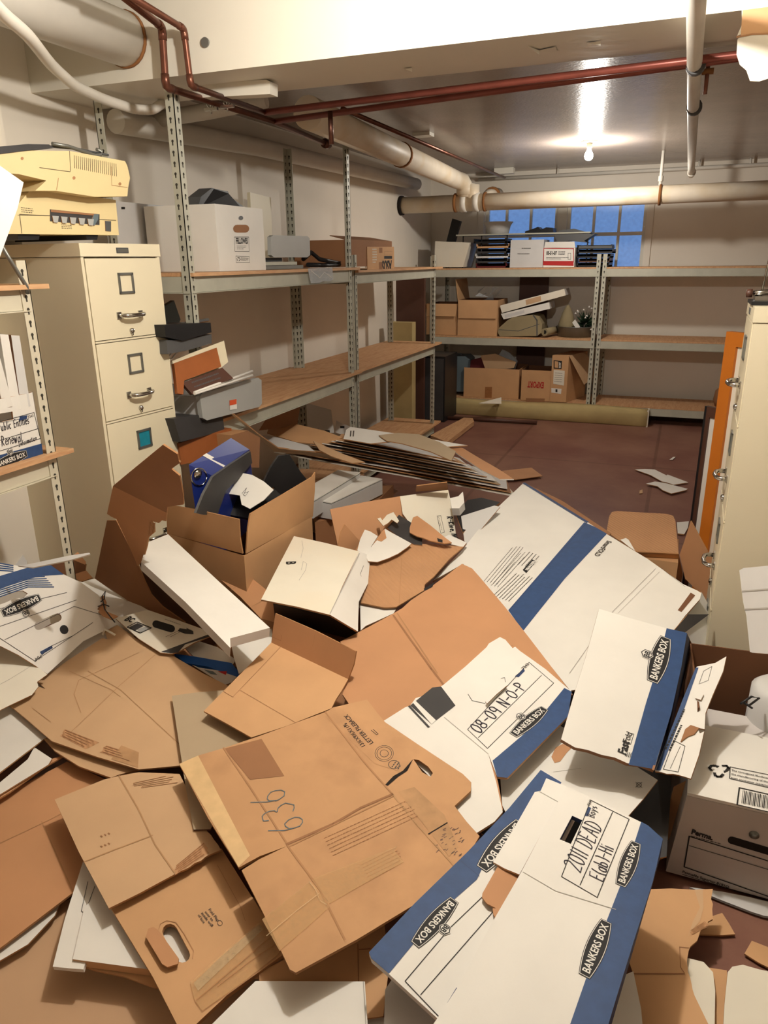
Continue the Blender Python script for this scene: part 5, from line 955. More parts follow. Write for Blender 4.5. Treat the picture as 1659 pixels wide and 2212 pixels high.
# ---- back: white cartons, kraft carton, crumpled bits
for k, (a, b, c, d, lab) in enumerate((((675, 1097), (675, 1070), (778, 1022), (815, 1040), 'longer white carton in the gap behind the centre carton'), ((716, 1100), (765, 1070), (826, 1036), (866, 1055), 'shorter white carton beside the longer one, under the stacked boards'))):
    T = thing('carton', lab, 'box', P((a[0]+d[0])/2, a[1], .25)); z = .40-.03*k; A, B_, C_ = P(a[0], a[1]-12, z), P(b[0]+4, b[1], z+.0), P(c[0], c[1], z)
    u = (C_-A); u.z = 0; L_ = u.length; u.normalize(); v = V((u.y, -u.x, 0)); v = -v if v.y < 0 else v
    g = G(); g.hexa([A, A+u*L_, A+u*L_+v*.13, A+v*.13], (0, 0, .0045), 'white'); g.build('lid', T)
    g = G(); g.hexa([A+V((0, 0, -.08)), A+u*L_+V((0, 0, -.08)), A+u*L_+v*.12+V((0, 0, -.08)), A+v*.12+V((0, 0, -.08))], (0, 0, .075), 'white2'); g.build('box_body', T)
pk = pl3(P(713, 1100, .50), P(730, 1185, .36), P(864, 1072, .52)); pw_ = pl3(P(864, 1072, .52), P(895, 1160, .38), P(968, 1058, .52))
T = thing('carton', 'opened carton with brown inside and a cream end handwritten NC, behind the torn scraps', 'box', P(850, 1170, .35))
g = G(); g.slab(pk, [(713, 1100), (790, 1084), (864, 1072), (875, 1110), (900, 1180), (800, 1195), (731, 1185)], 'krafto', .005); g.build('inner_panel', T)
g = G(); g.slab(pw_, [(864, 1072), (968, 1058), (978, 1100), (986, 1163), (960, 1170), (900, 1150), (870, 1110)], 'cream', .005); g.rect(pw_, [(944, 1115), (952, 1114), (960, 1150), (952, 1152)], .0015); g.fine(pw_, (947, 1117), (955, 1148), 2, .006, 'inkg', 4)
g.hand(pw_, 'R-Kive,NC', (965, 1116), (978, 1166), 'ink', .004, 1.3); g.build('end_panel', T)
g = G(); g.slab(pl3(P(898, 1062, .53), P(967, 1058, .53), P(930, 1045, .58)), [(898, 1062), (900, 1050), (966, 1042), (968, 1058)], 'kraftd', .004); g.build('flap', T)
S('cardboard_scrap', 'torn brown triangle standing below the brown inside of the opened carton', pl3(P(735, 1185, .42), P(745, 1133, .50), P(775, 1165, .42)), [(730, 1185), (736, 1150), (745, 1133), (765, 1155), (778, 1170), (768, 1188)], 'krafto', .004)
S('paper_scrap', 'crumpled white torn paper left of the ribbed brown panel', flat(.070), [(772, 1188), (778, 1165), (788, 1144), (800, 1148), (816, 1158), (802, 1180), (790, 1215), (780, 1200)], 'white', .003, me='white', cat='paper')
S('paper_scrap', 'rounded torn white liner above the ribbed brown panel', flat(.078), [(790, 1200), (803, 1180), (822, 1158), (832, 1142), (845, 1150), (889, 1174), (880, 1182), (860, 1196), (838, 1206), (815, 1214), (795, 1212)], 'white', .003, cat='paper', decs=[D([(812, 1166), (830, 1142), (835, 1162), (824, 1170)], 'krafto')])
S('cardboard_scrap', 'dark grey torn board strip between the crumpled scraps', flat(.062), [(836, 1140), (862, 1112), (890, 1130), (912, 1150), (912, 1178), (895, 1176), (862, 1160)], 'charcoal', .003)
S('paper_scrap', 'twisted white and tan paper curl on the dark torn strip', flat(.095), [(815, 1120), (822, 1118), (826, 1124), (836, 1112), (850, 1106), (862, 1125), (858, 1130), (846, 1122), (838, 1130), (828, 1136)], 'cream', .003, cat='paper')
S('cardboard_scrap', 'torn rounded brown flap with black hole right of the crumpled scraps', flat(.085), [(885, 1140), (892, 1118), (901, 1114), (930, 1135), (960, 1160), (976, 1172), (960, 1174), (930, 1168), (915, 1162), (900, 1158), (885, 1150)], 'krafto', .004, decs=[D([(944, 1162), (956, 1166), (956, 1172), (946, 1170)], 'ink')])
S('cardboard_sheet', 'white card wedge between the torn brown flap and the huge white box', flat(.055), [(960, 1160), (970, 1155), (1008, 1172), (1000, 1182), (975, 1176)], 'white', .004)
S('cardboard_sheet', 'grey paper sheet in shadow behind the huge white box', flat(.03, (1040, 1140), .1, .3), [(996, 1115), (1068, 1092), (1080, 1095), (1010, 1178), (1003, 1168)], 'white2', .004)
for q, lab in (([(972, 1076), (990, 1072), (1000, 1062), (1003, 1085), (992, 1098), (976, 1098)], 'small white carton end beside the cream end panel'),):
    S('carton', lab, flat(.10, (985, 1085), 0, .3), q, 'white', .04, me='white2', cat='box')
S('monitor_panel', 'black plastic sheet behind the cream end panel', flat(.02), [(985, 1110), (1010, 1080), (1040, 1075), (1080, 1085), (1000, 1150), (992, 1130)], 'black', .01, cat='panel')
S('cardboard_sheet', 'brown ribbed corrugated panel, centre of the pile', flat(.058), [(788, 1218), (838, 1208), (850, 1203), (875, 1186), (889, 1174), (940, 1176), (1001, 1181), (970, 1208), (938, 1245), (918, 1262), (916, 1275), (856, 1311), (830, 1312), (779, 1302), (786, 1260)], 'corr', .005, decs=[lines([(868, 1206), (862, 1308)], w=.002, m='crease')])
# ---- huge white flattened bankers box
e3 = flat(.02, (1200, 1250), -.02, .0)
def big(g, pl):
    g.dec(pl, [(1262, 1128), (1285, 1138), (1311, 1153), (1220, 1250), (1130, 1363), (1098, 1318), (1170, 1235)], 'blue'); g.line(pl, [(1132, 1044), (1268, 1128)], .014, 'blued')
    g.line(pl, [(1268, 1129), (1100, 1318)], .003, 'blued'); g.line(pl, [(1416, 1229), (1325, 1320), (1230, 1455)], .002, 'creasew'); g.line(pl, [(1424, 1236), (1335, 1325)], .001, 'creasew'); g.line(pl, [(1426, 1226), (1480, 1268)], .001, 'inkg')
    g.fine(pl, (1046, 1256), (1112, 1178), 5, .012, 'inkg', 3, .0022); g.fine(pl, (1062, 1265), (1130, 1190), 3, .012, 'inkg', 4, .0022); g.fine(pl, (1120, 1220), (1146, 1192), 4, .014, 'inkg', 6, .003); g.fine(pl, (1066, 1288), (1120, 1236), 6, .012, 'inkg', 7, .003)
    g.dec(pl, [(1129, 1231), (1150, 1208), (1157, 1214), (1137, 1238)], 'ink'); g.txt(pl, 'Fellowes', (1153, 1210), (1134, 1232), 'white', 1, .03, .0022)
    g.txt(pl, 'SmartFOLD', (1312, 1168), (1283, 1200), 'inkg', 1, .03); g.dec(pl, [(1464, 1318), (1492, 1280), (1502, 1286), (1472, 1322)], 'brownin')
S('file_box', 'huge flattened white file box with a diagonal blue band, right of centre', e3, [(1130, 1044), (1205, 1087), (1285, 1138), (1400, 1208), (1476, 1262), (1505, 1275), (1515, 1281), (1512, 1294), (1480, 1330), (1457, 1360), (1410, 1420), (1255, 1488), (1232, 1492), (1175, 1420), (1130, 1365), (1035, 1245), (1000, 1218), (935, 1255), (1001, 1185), (1060, 1110)], 'white', .006, cat='box', decs=[big])
S('cardboard_sheet', 'brown underside edge of the huge flattened box showing at its far side', flat(-.0), [(1140, 1046), (1215, 1082), (1320, 1152), (1312, 1160), (1200, 1090)], 'kraftd', .004)
S('cardboard_scrap', 'small white card corner sticking up beyond the huge flattened box', flat(.015), [(1340, 1166), (1352, 1162), (1358, 1166), (1372, 1190), (1360, 1182)], 'white', .004)
# brown box with a rounded flap behind
T = thing('carton', 'brown carton with a rounded open flap standing beyond the huge white box', 'box', P(1420, 1230, .1))
pq = pl3(P(1374, 1192, .30), P(1466, 1197, .30), P(1316, 1112, .36)); g = G(); g.slab(pq, [(1374, 1192), (1320, 1155), (1311, 1145), (1316, 1115), (1322, 1106), (1332, 1104), (1440, 1110), (1454, 1114), (1459, 1125), (1466, 1196)], 'corr', .005); g.build('flap', T)
g = G(); pq2 = pl3(P(1374, 1192, .30), P(1466, 1197, .30), P(1440, 1260, .10)); g.slab(pq2, [(1374, 1192), (1466, 1197), (1475, 1240), (1468, 1275), (1420, 1240)], 'kraft', .005); g.build('front_panel', T)
pq3 = pl3(P(1492, 1125, .45), P(1470, 1195, .30), P(1565, 1255, .27)); g = G(); g.slab(pq3, [(1492, 1125), (1530, 1195), (1566, 1250), (1560, 1300), (1547, 1345), (1520, 1290), (1480, 1250), (1468, 1198), (1478, 1170)], 'krafto', .005, mb='kraftd'); g.build('side_flap', T)
g = G(); a, b, c = P(1380, 1200, .285), P(1466, 1200, .285), P(1480, 1160, .285); g.box(a.x, b.x, a.y+.01, a.y+.3, .02, .27, 'kraft'); g.build('box_body', T)
S('cardboard_scrap', 'white card with brown edge lying beyond the rounded brown flap', plZ(.012), [(1462, 1128), (1488, 1126), (1486, 1140), (1478, 1154), (1464, 1152)], 'white', .006)
S('cardboard_sheet', 'smooth white curved panel behind the right end of the huge box', pl3(P(1515, 1280, .34), P(1460, 1370, .30), P(1560, 1395, .18)), [(1515, 1278), (1530, 1305), (1552, 1350), (1572, 1400), (1500, 1400), (1484, 1370), (1457, 1362), (1512, 1296)], 'white2', .005)
S('cardboard_scrap', 'dark blue triangular flap beside the white curved panel', pl3(P(1463, 1365, .36), P(1490, 1330, .38), P(1531, 1328, .36)), [(1456, 1362), (1486, 1327), (1532, 1327), (1480, 1366)], 'charcoal', .004)
# ---- creased orange panel
def m13(g, pl):
    g.line(pl, [(850, 1330), (900, 1400), (932, 1445), (958, 1479)], .006, 'kraftd'); g.line(pl, [(858, 1325), (905, 1395), (945, 1455)], .004, 'crease'); g.line(pl, [(960, 1478), (1060, 1398), (1108, 1395)], .002, 'crease'); g.dec(pl, [(915, 1272), (938, 1258), (934, 1268), (918, 1276)], 'ink')
S('cardboard_sheet', 'long smooth orange-brown panel creased across, centre of the pile', flat(.072), [(735, 1386), (800, 1352), (850, 1325)]+jag((850, 1325), (998, 1218), 8, 3, 6)+[(998, 1218), (1020, 1228), (1035, 1245), (1090, 1310), (1145, 1380), (1200, 1452), (1237, 1500), (1160, 1520), (1000, 1600), (870, 1600), (780, 1560), (740, 1500), (755, 1440)], 'krafto', .006, decs=[m13])
S('cardboard_sheet', 'small open tan carton flaps with one flap standing up, left of the orange panel', flat(.082), [(586, 1388), (545, 1430), (500, 1475), (440, 1536), (490, 1563), (543, 1593), (620, 1568), (716, 1530), (726, 1510), (738, 1492), (752, 1467), (670, 1428)], 'kraft', .005, decs=[lines([(488, 1488), (508, 1504), (606, 1398)], w=.0012, m='kraftd'), lines([(505, 1480), (640, 1560)], w=.002)]) if 0 else None
T = thing('carton', 'small tan carton piece with one long flap standing up, left of the orange panel', 'box', P(600, 1480, .28))
pc = flat(.086); g = G(); g.slab(pc, [(586, 1388), (545, 1430), (500, 1475), (440, 1536), (490, 1563), (543, 1593), (620, 1568), (716, 1530), (726, 1510), (738, 1492), (752, 1467), (670, 1428)], 'kraft', .005); lines([(483, 1494), (503, 1506), (606, 1398)], w=.0012, m='kraftd')(g, pc); lines([(520, 1492), (640, 1562)], w=.0015)(g, pc); g.build('flat_panel', T)
A_, B_ = pc(586, 1388), pc(752, 1467); pfl = pl3(A_, B_, A_+V((-.015, .035, .1))); g = G(); g.slab(pfl, [(586, 1388), (590, 1355), (595, 1325), (680, 1362), (769, 1407), (764, 1435), (752, 1467)], 'krafto', .005); lines([(587, 1375), (607, 1384), (609, 1372)], w=.001, m='kraftd')(g, pfl); lines([(682, 1364), (676, 1395)], w=.001)(g, pfl); g.build('flap', T)
# ---- 08-09 box
def e1(g, pl):
    g.dec(pl, [(1235, 1494), (1227, 1547), (1160, 1615), (1096, 1680), (1074, 1678), (1064, 1643), (1150, 1570), (1219, 1486)], 'blue'); g.rect(pl, [(1143, 1431), (1196, 1476), (1053, 1617), (1010, 1576)], .0014); g.line(pl, [(1170, 1459), (1033, 1594)], .0014)
    g.hand(pl, '08-09 N-O-P', (1036, 1586), (1140, 1484), 'pen', .0032, 1.15); g.logo(pl, (1108, 1589), (1177, 1530)); g.dec(pl, [(1112, 1461), (1131, 1445), (1134, 1449), (1120, 1463)], 'blued'); g.txt(pl, '7243', (1132, 1447), (1144, 1436), 'inkg')
    g.slab(pl.off(.014), [(1048, 1515), (1060, 1492), (1082, 1466), (1096, 1480), (1072, 1500), (1052, 1520)], 'white', .003); g.line(pl, [(1011, 1500), (1020, 1514), (1048, 1520)], .0014); g.line(pl, [(1082, 1466), (1090, 1464), (1092, 1474)], .0012)
    g.dec(pl, [(886, 1524), (934, 1485), (953, 1483), (984, 1524), (932, 1564)], 'charcoal'); g.dec(pl, [(892, 1518), (898, 1514), (942, 1556), (932, 1564)], 'white', .0012); g.line(pl, [(884, 1526), (926, 1571)], .006, 'charcoal'); g.line(pl, [(960, 1550), (1055, 1629)], .0015, 'creasew')
S('file_box', 'white file box end marked 08-09 N-O-P with a blue band, centre right', flat(.092), [(829, 1557), (875, 1528), (886, 1524), (898, 1508), (918, 1502), (957, 1480), (1005, 1440), (1051, 1398), (1056, 1390), (1080, 1376), (1092, 1382), (1107, 1400), (1113, 1397), (1123, 1406), (1150, 1425), (1178, 1445), (1235, 1494), (1227, 1547), (1160, 1615), (1096, 1680), (1074, 1678), (1055, 1629), (1072, 1690), (1086, 1754), (1068, 1775), (1027, 1801), (985, 1745), (940, 1690), (880, 1630)], 'white', .007, me='kraft', cat='box', decs=[e1])
S('cardboard_sheet', 'wide white sheet with a small registration mark below the 08-09 box', flat(.038, (1250, 1680), -.03, 0), [(1080, 1670), (1130, 1640), (1210, 1568), (1300, 1610), (1350, 1640), (1421, 1685), (1390, 1725), (1356, 1764), (1290, 1750), (1200, 1760), (1100, 1770), (1085, 1740)], 'white', .005, decs=[D([(1191, 1635), (1200, 1615), (1215, 1607), (1238, 1612), (1225, 1625), (1210, 1645), (1198, 1648)], 'krafto'),
   lambda g, pl: (g.line(pl, oval((1380, 1696), (1380.5, 1696), 5)+[oval((1380, 1696), (1380.5, 1696), 5)[0]], .001), g.line(pl, [(1373, 1701), (1387, 1690)], .001), g.line(pl, [(1373, 1690), (1387, 1702)], .001), g.line(pl, [(1255, 1606), (1262, 1616)], .001), g.line(pl, [(1195, 1668), (1255, 1660)], .0008, 'creasew'))])
S('cardboard_strip', 'narrow brown board edge sticking out right of the 08-09 box', flat(.088), [(1056, 1632), (1064, 1650), (1076, 1690), (1087, 1752), (1080, 1740), (1062, 1680)], 'krafto', .004)
# ---- LETTER FILEBACK panel
def ltr(g, pl):
    g.dec(pl, [(387, 1650), (428, 1632), (540, 1848), (515, 1873)], 'tan'); g.dec(pl, [(485, 1617), (565, 1596), (614, 1676), (540, 1684)], 'kraftd'); g.line(pl, [(483, 1616), (540, 1700), (620, 1822)], .004, 'crease'); g.line(pl, [(703, 1538), (790, 1650), (848, 1716)], .004, 'crease')
    g.line(pl, [(620, 1824), (720, 1780), (780, 1745), (848, 1716)], .006, 'kraftd'); g.line(pl, [(623, 1830), (850, 1720)], .003, 'crease'); g.line(pl, [(848, 1716), (900, 1780), (990, 1880)], .004, 'stain'); g.line(pl, [(621, 1827), (690, 1920), (745, 2030)], .004, 'crease')
    g.dec(pl, [(860, 1710), (895, 1700), (960, 1760), (990, 1830), (970, 1850), (930, 1800)], 'stain', .0007); g.dec(pl, [(700, 1545), (790, 1512), (830, 1560), (880, 1640), (870, 1668), (810, 1650)], 'kraftw', .0006)
    g.txt(pl, 'LETTER FILEBACK', (807, 1605), (750, 1543), 'ink', 1.0, .01); g.txt(pl, '13¼X9½X11⅞', (789, 1611), (748, 1562), 'ink', .95, .01)
    for r_ in (20, 16, 9): q = [(830+r_*math.cos(a), 1628+r_*.86*math.sin(a)) for a in [i*math.tau/18 for i in range(19)]]; g.line(pl, q, .0012, 'inkg')
    q = [(851+12*math.cos(a), 1652+9*math.sin(a)) for a in [i*math.tau/12 for i in range(13)]]; g.line(pl, q, .0015, 'inkg'); g.fine(pl, (848, 1658), (858, 1644), 3, .008, 'inkg', 4, .003); g.line(pl, [(802, 1578), (814, 1588), (817, 1586), (806, 1576)], .0015, 'ink')
    g.hand(pl, '636', (662, 1782), (602, 1695), 'teal', .0022, 1.1); g.line(pl, [(926, 1802), (966, 1778)], .003, 'dark'); g.fine(pl, (700, 1812), (885, 1728), 6, .010, 'kraftd', 12, .0016); g.fine(pl, (780, 1870), (860, 1830), 6, .008, 'kraftd', 13, .0012)
    g.dec(pl, [(870, 1665), (892, 1640), (880, 1665), (860, 1678), (838, 1697), (832, 1695), (850, 1676)], 'dark', .0009)
    rr = random.Random(3)
    for k in range(40): x, y = rr.uniform(940, 1000), rr.uniform(1790, 1850); g.line(pl, [(x, y), (x+rr.uniform(2, 6), y-rr.uniform(1, 4))], .0014, 'brownw')
lh = [(893, 1640), (905, 1642), (925, 1656), (935, 1670), (930, 1678), (912, 1668)]
S('cardboard_sheet', 'big worn tan panel printed LETTER FILEBACK with a handwritten number, centre front', flat(.108), [(387, 1650), (428, 1632), (483, 1616), (560, 1590), (703, 1538), (720, 1528), (793, 1511), (815, 1540), (832, 1560), (900, 1606), (1000, 1672), (1018, 1690), (1017, 1708), (982, 1741), (1008, 1775), (1036, 1806), (1010, 1850), (892, 1956), (770, 2030), (639, 2101), (626, 2094), (570, 1975), (522, 1880), (560, 1856), (619, 1828), (560, 1850), (516, 1874), (450, 1768)], 'kraftw', .007, holes=[lh], decs=[ltr])
g = G(); pt = flat(.026); g.slab(pt, [(411, 2122), (480, 2060), (560, 1992), (640, 1995), (600, 2062), (520, 2125), (437, 2183), (420, 2160)], 'tape', .0006, me='tape'); g.slab(flat(.1095), [(566, 1986), (610, 1952), (668, 1905), (690, 1925), (708, 1945), (712, 1959), (660, 2006), (604, 2054)], 'tape', .0006, me='tape'); pt = flat(.112)
g.slab(flat(.0262), [(418, 2124), (480, 2064), (560, 1997), (570, 2006), (500, 2072), (428, 2140)], 'tapeg', .0005, me='tapeg')
for a_ in ([(425, 2160), (500, 2096), (590, 2020)], [(470, 2130), (540, 2076), (596, 2040)]): g.line(flat(.0275), a_, .0015, 'crease')
for a_ in ([(576, 2022), (640, 1968), (690, 1930)], [(668, 1905), (682, 1922), (690, 1945), (706, 1955)]): g.line(flat(.1110), a_, .0015, 'tapeg')
g.build('packing_tape', None, 'glossy clear packing tape crossing from the handle panel to the big worn panel', 'tape')
g = G(); pt = flat(.1095); g.slab(pt, [(672, 1900), (770, 1862), (858, 1828), (852, 1838), (872, 1862), (770, 1918), (712, 1952)], 'tape', .0006, me='tape'); g.build('packing_tape', None, 'dull strip of tape stuck on the printed half of the big worn panel', 'tape')
# ---- front blue boxes
def f1(g, pl):
    g.dec(pl, [(1168, 1663), (1213, 1690), (1180, 1745), (1100, 1830), (1045, 1868), (1030, 1900), (950, 1970), (840, 2103), (802, 2070), (797, 2057), (895, 1952), (1010, 1840), (1100, 1745)], 'blue'); g.logo(pl, (982, 1944), (896, 2042)); g.logo(pl, (1125, 1776), (1040, 1878), False)
    g.line(pl, [(1045, 1935), (974, 2003), (875, 2120), (956, 2205)], .0015); g.line(pl, [(1065, 1970), (909, 2149)], .0015); g.dec(pl, [(966, 2166), (986, 2133), (990, 2138), (973, 2166)], 'blued'); g.txt(pl, '7243', (966, 2172), (953, 2196), 'inkg'); g.line(pl, [(1035, 1893), (995, 1860)], .0015, 'blued')
S('file_box', 'flattened white file box with a broad blue band and upside-down logo, bottom centre', flat(.128), [(1169, 1662), (1213, 1690), (1260, 1730), (1200, 1850), (1200, 2000), (1100, 2240), (990, 2240), (945, 2200), (840, 2104), (802, 2071), (797, 2057), (895, 1952), (1010, 1840), (1100, 1745)], 'white', .012, me='white', cat='box', decs=[f1])
S('cardboard_scrap', 'brown notched flap poking out between the two blue-banded boxes', flat(.140), [(1078, 1866), (1128, 1886), (1130, 1890), (1072, 1984), (1066, 1976), (1064, 1962), (1072, 1962), (1052, 1952), (1041, 1938), (1042, 1930)], 'krafto', .004)
T = thing('file_box', 'white file box marked 2011 DEAD with a blue band, front right', 'box', flat(.13)(1250, 1950))
f2p = flat(.155); hh = [(1236, 1762), (1258, 1772), (1233, 1823), (1209, 1813)]
g = G(); pl = f2p; g.slab(pl, [(1224, 1699), (1290, 1728), (1356, 1762), (1400, 1783), (1432, 1812), (1410, 1905), (1370, 2030), (1330, 2160), (1300, 2260), (905, 2260), (990, 2130), (1060, 1998), (1123, 1889), (1170, 1800)], 'white', .012, me='blued', holes=[hh])
g.dec(pl, [(1385, 1775), (1400, 1783), (1432, 1812), (1410, 1905), (1370, 2030), (1330, 2160), (1300, 2260), (1215, 2260), (1262, 2125), (1310, 1990), (1345, 1900)], 'blue'); g.logo(pl, (1340, 1914), (1374, 1820), False); g.logo(pl, (1262, 2110), (1310, 1990), False)
g.rect(pl, [(1276, 1729), (1359, 1770), (1290, 1939), (1213, 1894)], .0015); g.line(pl, [(1323, 1755), (1253, 1912)], .0015); g.line(pl, [(1130, 1884), (1200, 1925), (1330, 1965)], .0012, 'creasew')
g.hand(pl, '2011 DEAD', (1252, 1886), (1302, 1785), 'pen', .002, 1.45); g.hand(pl, 'E(ab)-Hi', (1302, 1906), (1326, 1832), 'pen', .002, 1.4); g.hand(pl, 'Boys', (1283, 1768), (1290, 1744), 'pen', .0014, 1.2); g.dec(pl, [(1263, 1762), (1270, 1742), (1277, 1745), (1270, 1763)], 'blued'); g.txt(pl, '7243', (1274, 1742), (1280, 1730), 'inkg'); g.build('main_panel', T)
g = G(); pl = Pl(f2p(1224, 1699), f2p.n+V((-.10, 0, 0))); g.slab(pl, [(1224, 1699), (1180, 1681), (1168, 1708), (1155, 1711), (1110, 1790), (1065, 1862), (1090, 1876), (1122, 1889), (1170, 1800)], 'white', .005, me='kraft'); lines([(1165, 1710), (1205, 1732)], w=.001, m='creasew')(g, pl); g.build('side_flap', T)
g = G()
A_, B_, C_ = f2p(1432, 1812), f2p(1370, 2030), f2p(1300, 2260); dz_ = V((0, 0, -.045))
g.hexa([A_+dz_, C_+dz_, C_+V((-.02, 0, 0))+dz_, A_+V((-.02, 0, 0))+dz_], (0, 0, 1), 'blued', tops=[A_-V((0, 0, .012)), C_-V((0, 0, .012)), C_-V((.02, 0, .012)), A_-V((.02, 0, .012))]); g.build('side_panel', T)
# ---- FastFold box
T = thing('file_box', 'plain white file box with a blue edge and torn lower side, right of the pile', 'box', P(1340, 1600, .25))
fp = pl3(P(1294, 1315, .52), P(1213, 1600, .36), P(1484, 1367, .48))
g = G(); g.slab(fp, [(1294, 1315), (1360, 1335), (1440, 1357), (1484, 1367), (1472, 1440), (1450, 1540), (1413, 1663)]+jag((1413, 1663), (1213, 1604), 7, 3, 2)+[(1212, 1597), (1240, 1500), (1265, 1420)], 'white', .012, me='kraftd')
g.dec(fp, [(1440, 1357), (1484, 1367), (1472, 1440), (1450, 1540), (1413, 1661), (1358, 1652), (1395, 1520), (1420, 1440)], 'blue'); g.logo(fp, (1409, 1474), (1438, 1377)); g.txt(fp, 'Fast', (1352, 1632), (1360, 1604), 'ink', 1.2, .03); g.txt(fp, 'Fold', (1358, 1606), (1366, 1586), 'ink', 1.2, .0); g.rect(fp, [(1349, 1604), (1357, 1583), (1369, 1586), (1362, 1608)], .001)
for k in range(4): g.line(fp, [(1350+k*3.5, 1634+k), (1353+k*3.4, 1624+k)], .0012)
g.build('top_panel', T)
g = G(); sp = pl3(P(1484, 1368, .478), P(1413, 1664, .336), P(1440, 1600, .10)); g.slab(sp, [(1484, 1368), (1500, 1400), (1470, 1520), (1430, 1650), (1413, 1664), (1450, 1540), (1472, 1440)], 'blued', .005, me='kraftd'); g.build('side_panel', T)
g = G(); tp = pl3(P(1510, 1440, .44), P(1415, 1668, .30), P(1569, 1418, .47)); tq = [(1569, 1418), (1562, 1450), (1540, 1500), (1524, 1540), (1522, 1575), (1506, 1572), (1512, 1584), (1521, 1580), (1510, 1630), (1492, 1682)]+jag((1492, 1682), (1415, 1666), 6, 3, 5)+[(1415, 1666), (1440, 1600), (1475, 1510), (1505, 1440), (1516, 1438), (1545, 1432)]
g.slab(tp, tq, 'white', .005); g.dec(tp, [(1503, 1442), (1509, 1442), (1475, 1540), (1427, 1664), (1417, 1664), (1440, 1600), (1475, 1510)], 'blue'); g.rect(tp, [(1512, 1452), (1536, 1440), (1516, 1500), (1462, 1668), (1434, 1664)], .001) if 0 else None
g.rect(tp, [(1520, 1450), (1538, 1440), (1530, 1470), (1510, 1478)], .0008); g.rect(tp, [(1433, 1662), (1456, 1600), (1480, 1612), (1465, 1668)], .0012); g.line(tp, [(1448, 1660), (1470, 1612)], .0008); g.fine(tp, (1440, 1620), (1482, 1530), 2, .010, 'ink', 5, .005)
g.slab(tp.off(.006), [(1500, 1500), (1512, 1490), (1520, 1500), (1514, 1512), (1502, 1508)], 'white', .003); g.slab(tp.off(.004), [(1480, 1575), (1492, 1566), (1510, 1572), (1500, 1585), (1486, 1590), (1470, 1602)], 'kraftd', .003); g.build('torn_flap', T)
g = G(); a, b, c, d = P(1230, 1590, .05), P(1420, 1640, .05), P(1480, 1380, .05), P(1300, 1330, .05); q = [p+(sum((a, b, c, d), V())/4-p)*.25 for p in (a, b, c, d)]; g.hexa(q, (0, 0, .2), 'brownin'); g.build('inner_box', T)
# ---- open dark carton right + contents
z = .40; q = [P(1490, 1390, z), P(1700, 1418, z)]; u = (q[1]-q[0]).normalized(); n_ = V((-u.y, u.x, 0)); W_ = .48
T = thing('carton', 'open brown carton in shadow at the right edge, behind the white file boxes', 'box', q[0]+u*.2-n_*.12-V((0, 0, .38)))
A_ = V((q[0].x, q[0].y, .03)); Dp = .34; base = [A_-n_*Dp, A_-n_*Dp+u*W_, A_+u*W_, A_]
g = G(); bb = base; upz = V((0, 0, z-.03))
for i_, j_ in ((1, 2), (2, 3), (3, 0)): g.hexa([bb[i_], bb[j_], bb[j_]+V((.004, .004, 0)), bb[i_]+V((.004, .004, 0))], upz, 'brownin')
g.hexa(bb, (0, 0, .004), 'brownin'); g.build('box_body', T)
g = G(); c = P(1670, 1560, .25); g.lathe((c.x+.02, c.y, .05), [(.085, 0), (.09, .2), (.088, .30), (.07, .315), (0, .32)], 'white2', 24); g.build('paper_roll', None, 'white rounded roll standing in the dark brown carton at the right edge', 'roll')
g = G(); pl = plZ(.36); g.tube([pl(1600, 1520), pl(1622, 1512)+V((0, 0, .01)), pl(1640, 1508), pl(1618, 1524), pl(1604, 1516), pl(1625, 1530)], .003, 'black', 6); g.build('cord', None, 'small tangle of black cord beside the white roll', 'cord')
# ---- Perma box
T = thing('storage_box', 'grey-fronted file box with a metal button and slot on the red floor, right edge', 'box', (.33, 1.7, .01))
fa, fb_ = P(1442, 1878, .02), P(1700, 1990, .02); u = (fb_-fa).normalized(); u.z = 0; n_ = V((-u.y, u.x, 0)); W_ = .32; hz = .262
A_ = V((P(1484, 1719, hz).x, P(1484, 1719, hz).y, 0)); A0 = V((P(1438, 1875, .01).x, P(1438, 1875, .01).y, .01))
tl = P(1484, 1719, hz); tr = P(1672, 1763, hz); bl_ = P(1438, 1882, .012); br_ = P(1690, 1990, .012); uu = (tr-tl).normalized(); nn_ = V((-uu.y, uu.x, 0)); tr = tl+uu*.33; br_ = bl_+(tr-tl); bk = nn_*.40
g = G(); g.hexa([bl_, br_, br_+bk, bl_+bk], (0, 0, 1), 'greyf', tops=[tl, tr, tr+bk, tl+bk]); pl = pl3(tl, tr, bl_)
g.rect(pl, [(1489, 1806), (1700, 1872), (1700, 1950), (1478, 1872)], .003); g.line(pl, [(1489, 1826), (1700, 1890)], .0018); g.txt(pl, 'Perma.', (1493, 1800), (1539, 1814), 'ink', 1.25, .04); g.fine(pl, (1493, 1806), (1560, 1824), 1, .01, 'inkg', 2, .002)
g.txt(pl, 'Permafile Superior 8191Q', (1474, 1884), (1574, 1918), 'ink', 1.1, .02); g.line(pl, [(1474, 1888), (1700, 1958)], .0018); g.dec(pl, oval((1580, 1815), (1690, 1848), 8), 'dark'); g.build('box_body', T)
g = G(); g.lathe(pl(1629, 1803), [(.011, 0), (.011, .003), (.006, .004), (.006, .007), (0, .008)], 'galv', 16, pl.n); g.build('button', T, label='grey metal button')
zt2 = hz+.004; plt = Pl(tl+V((0, 0, .006)), (0, -.0, 1)); g = G(); lid_ = [tl, tr, tr+nn_*.3, tl+nn_*.3]
g.hexa([p+V((0, 0, .001)) for p in lid_], (0, 0, .008), 'white'); pl2 = plZ(hz+.0095)
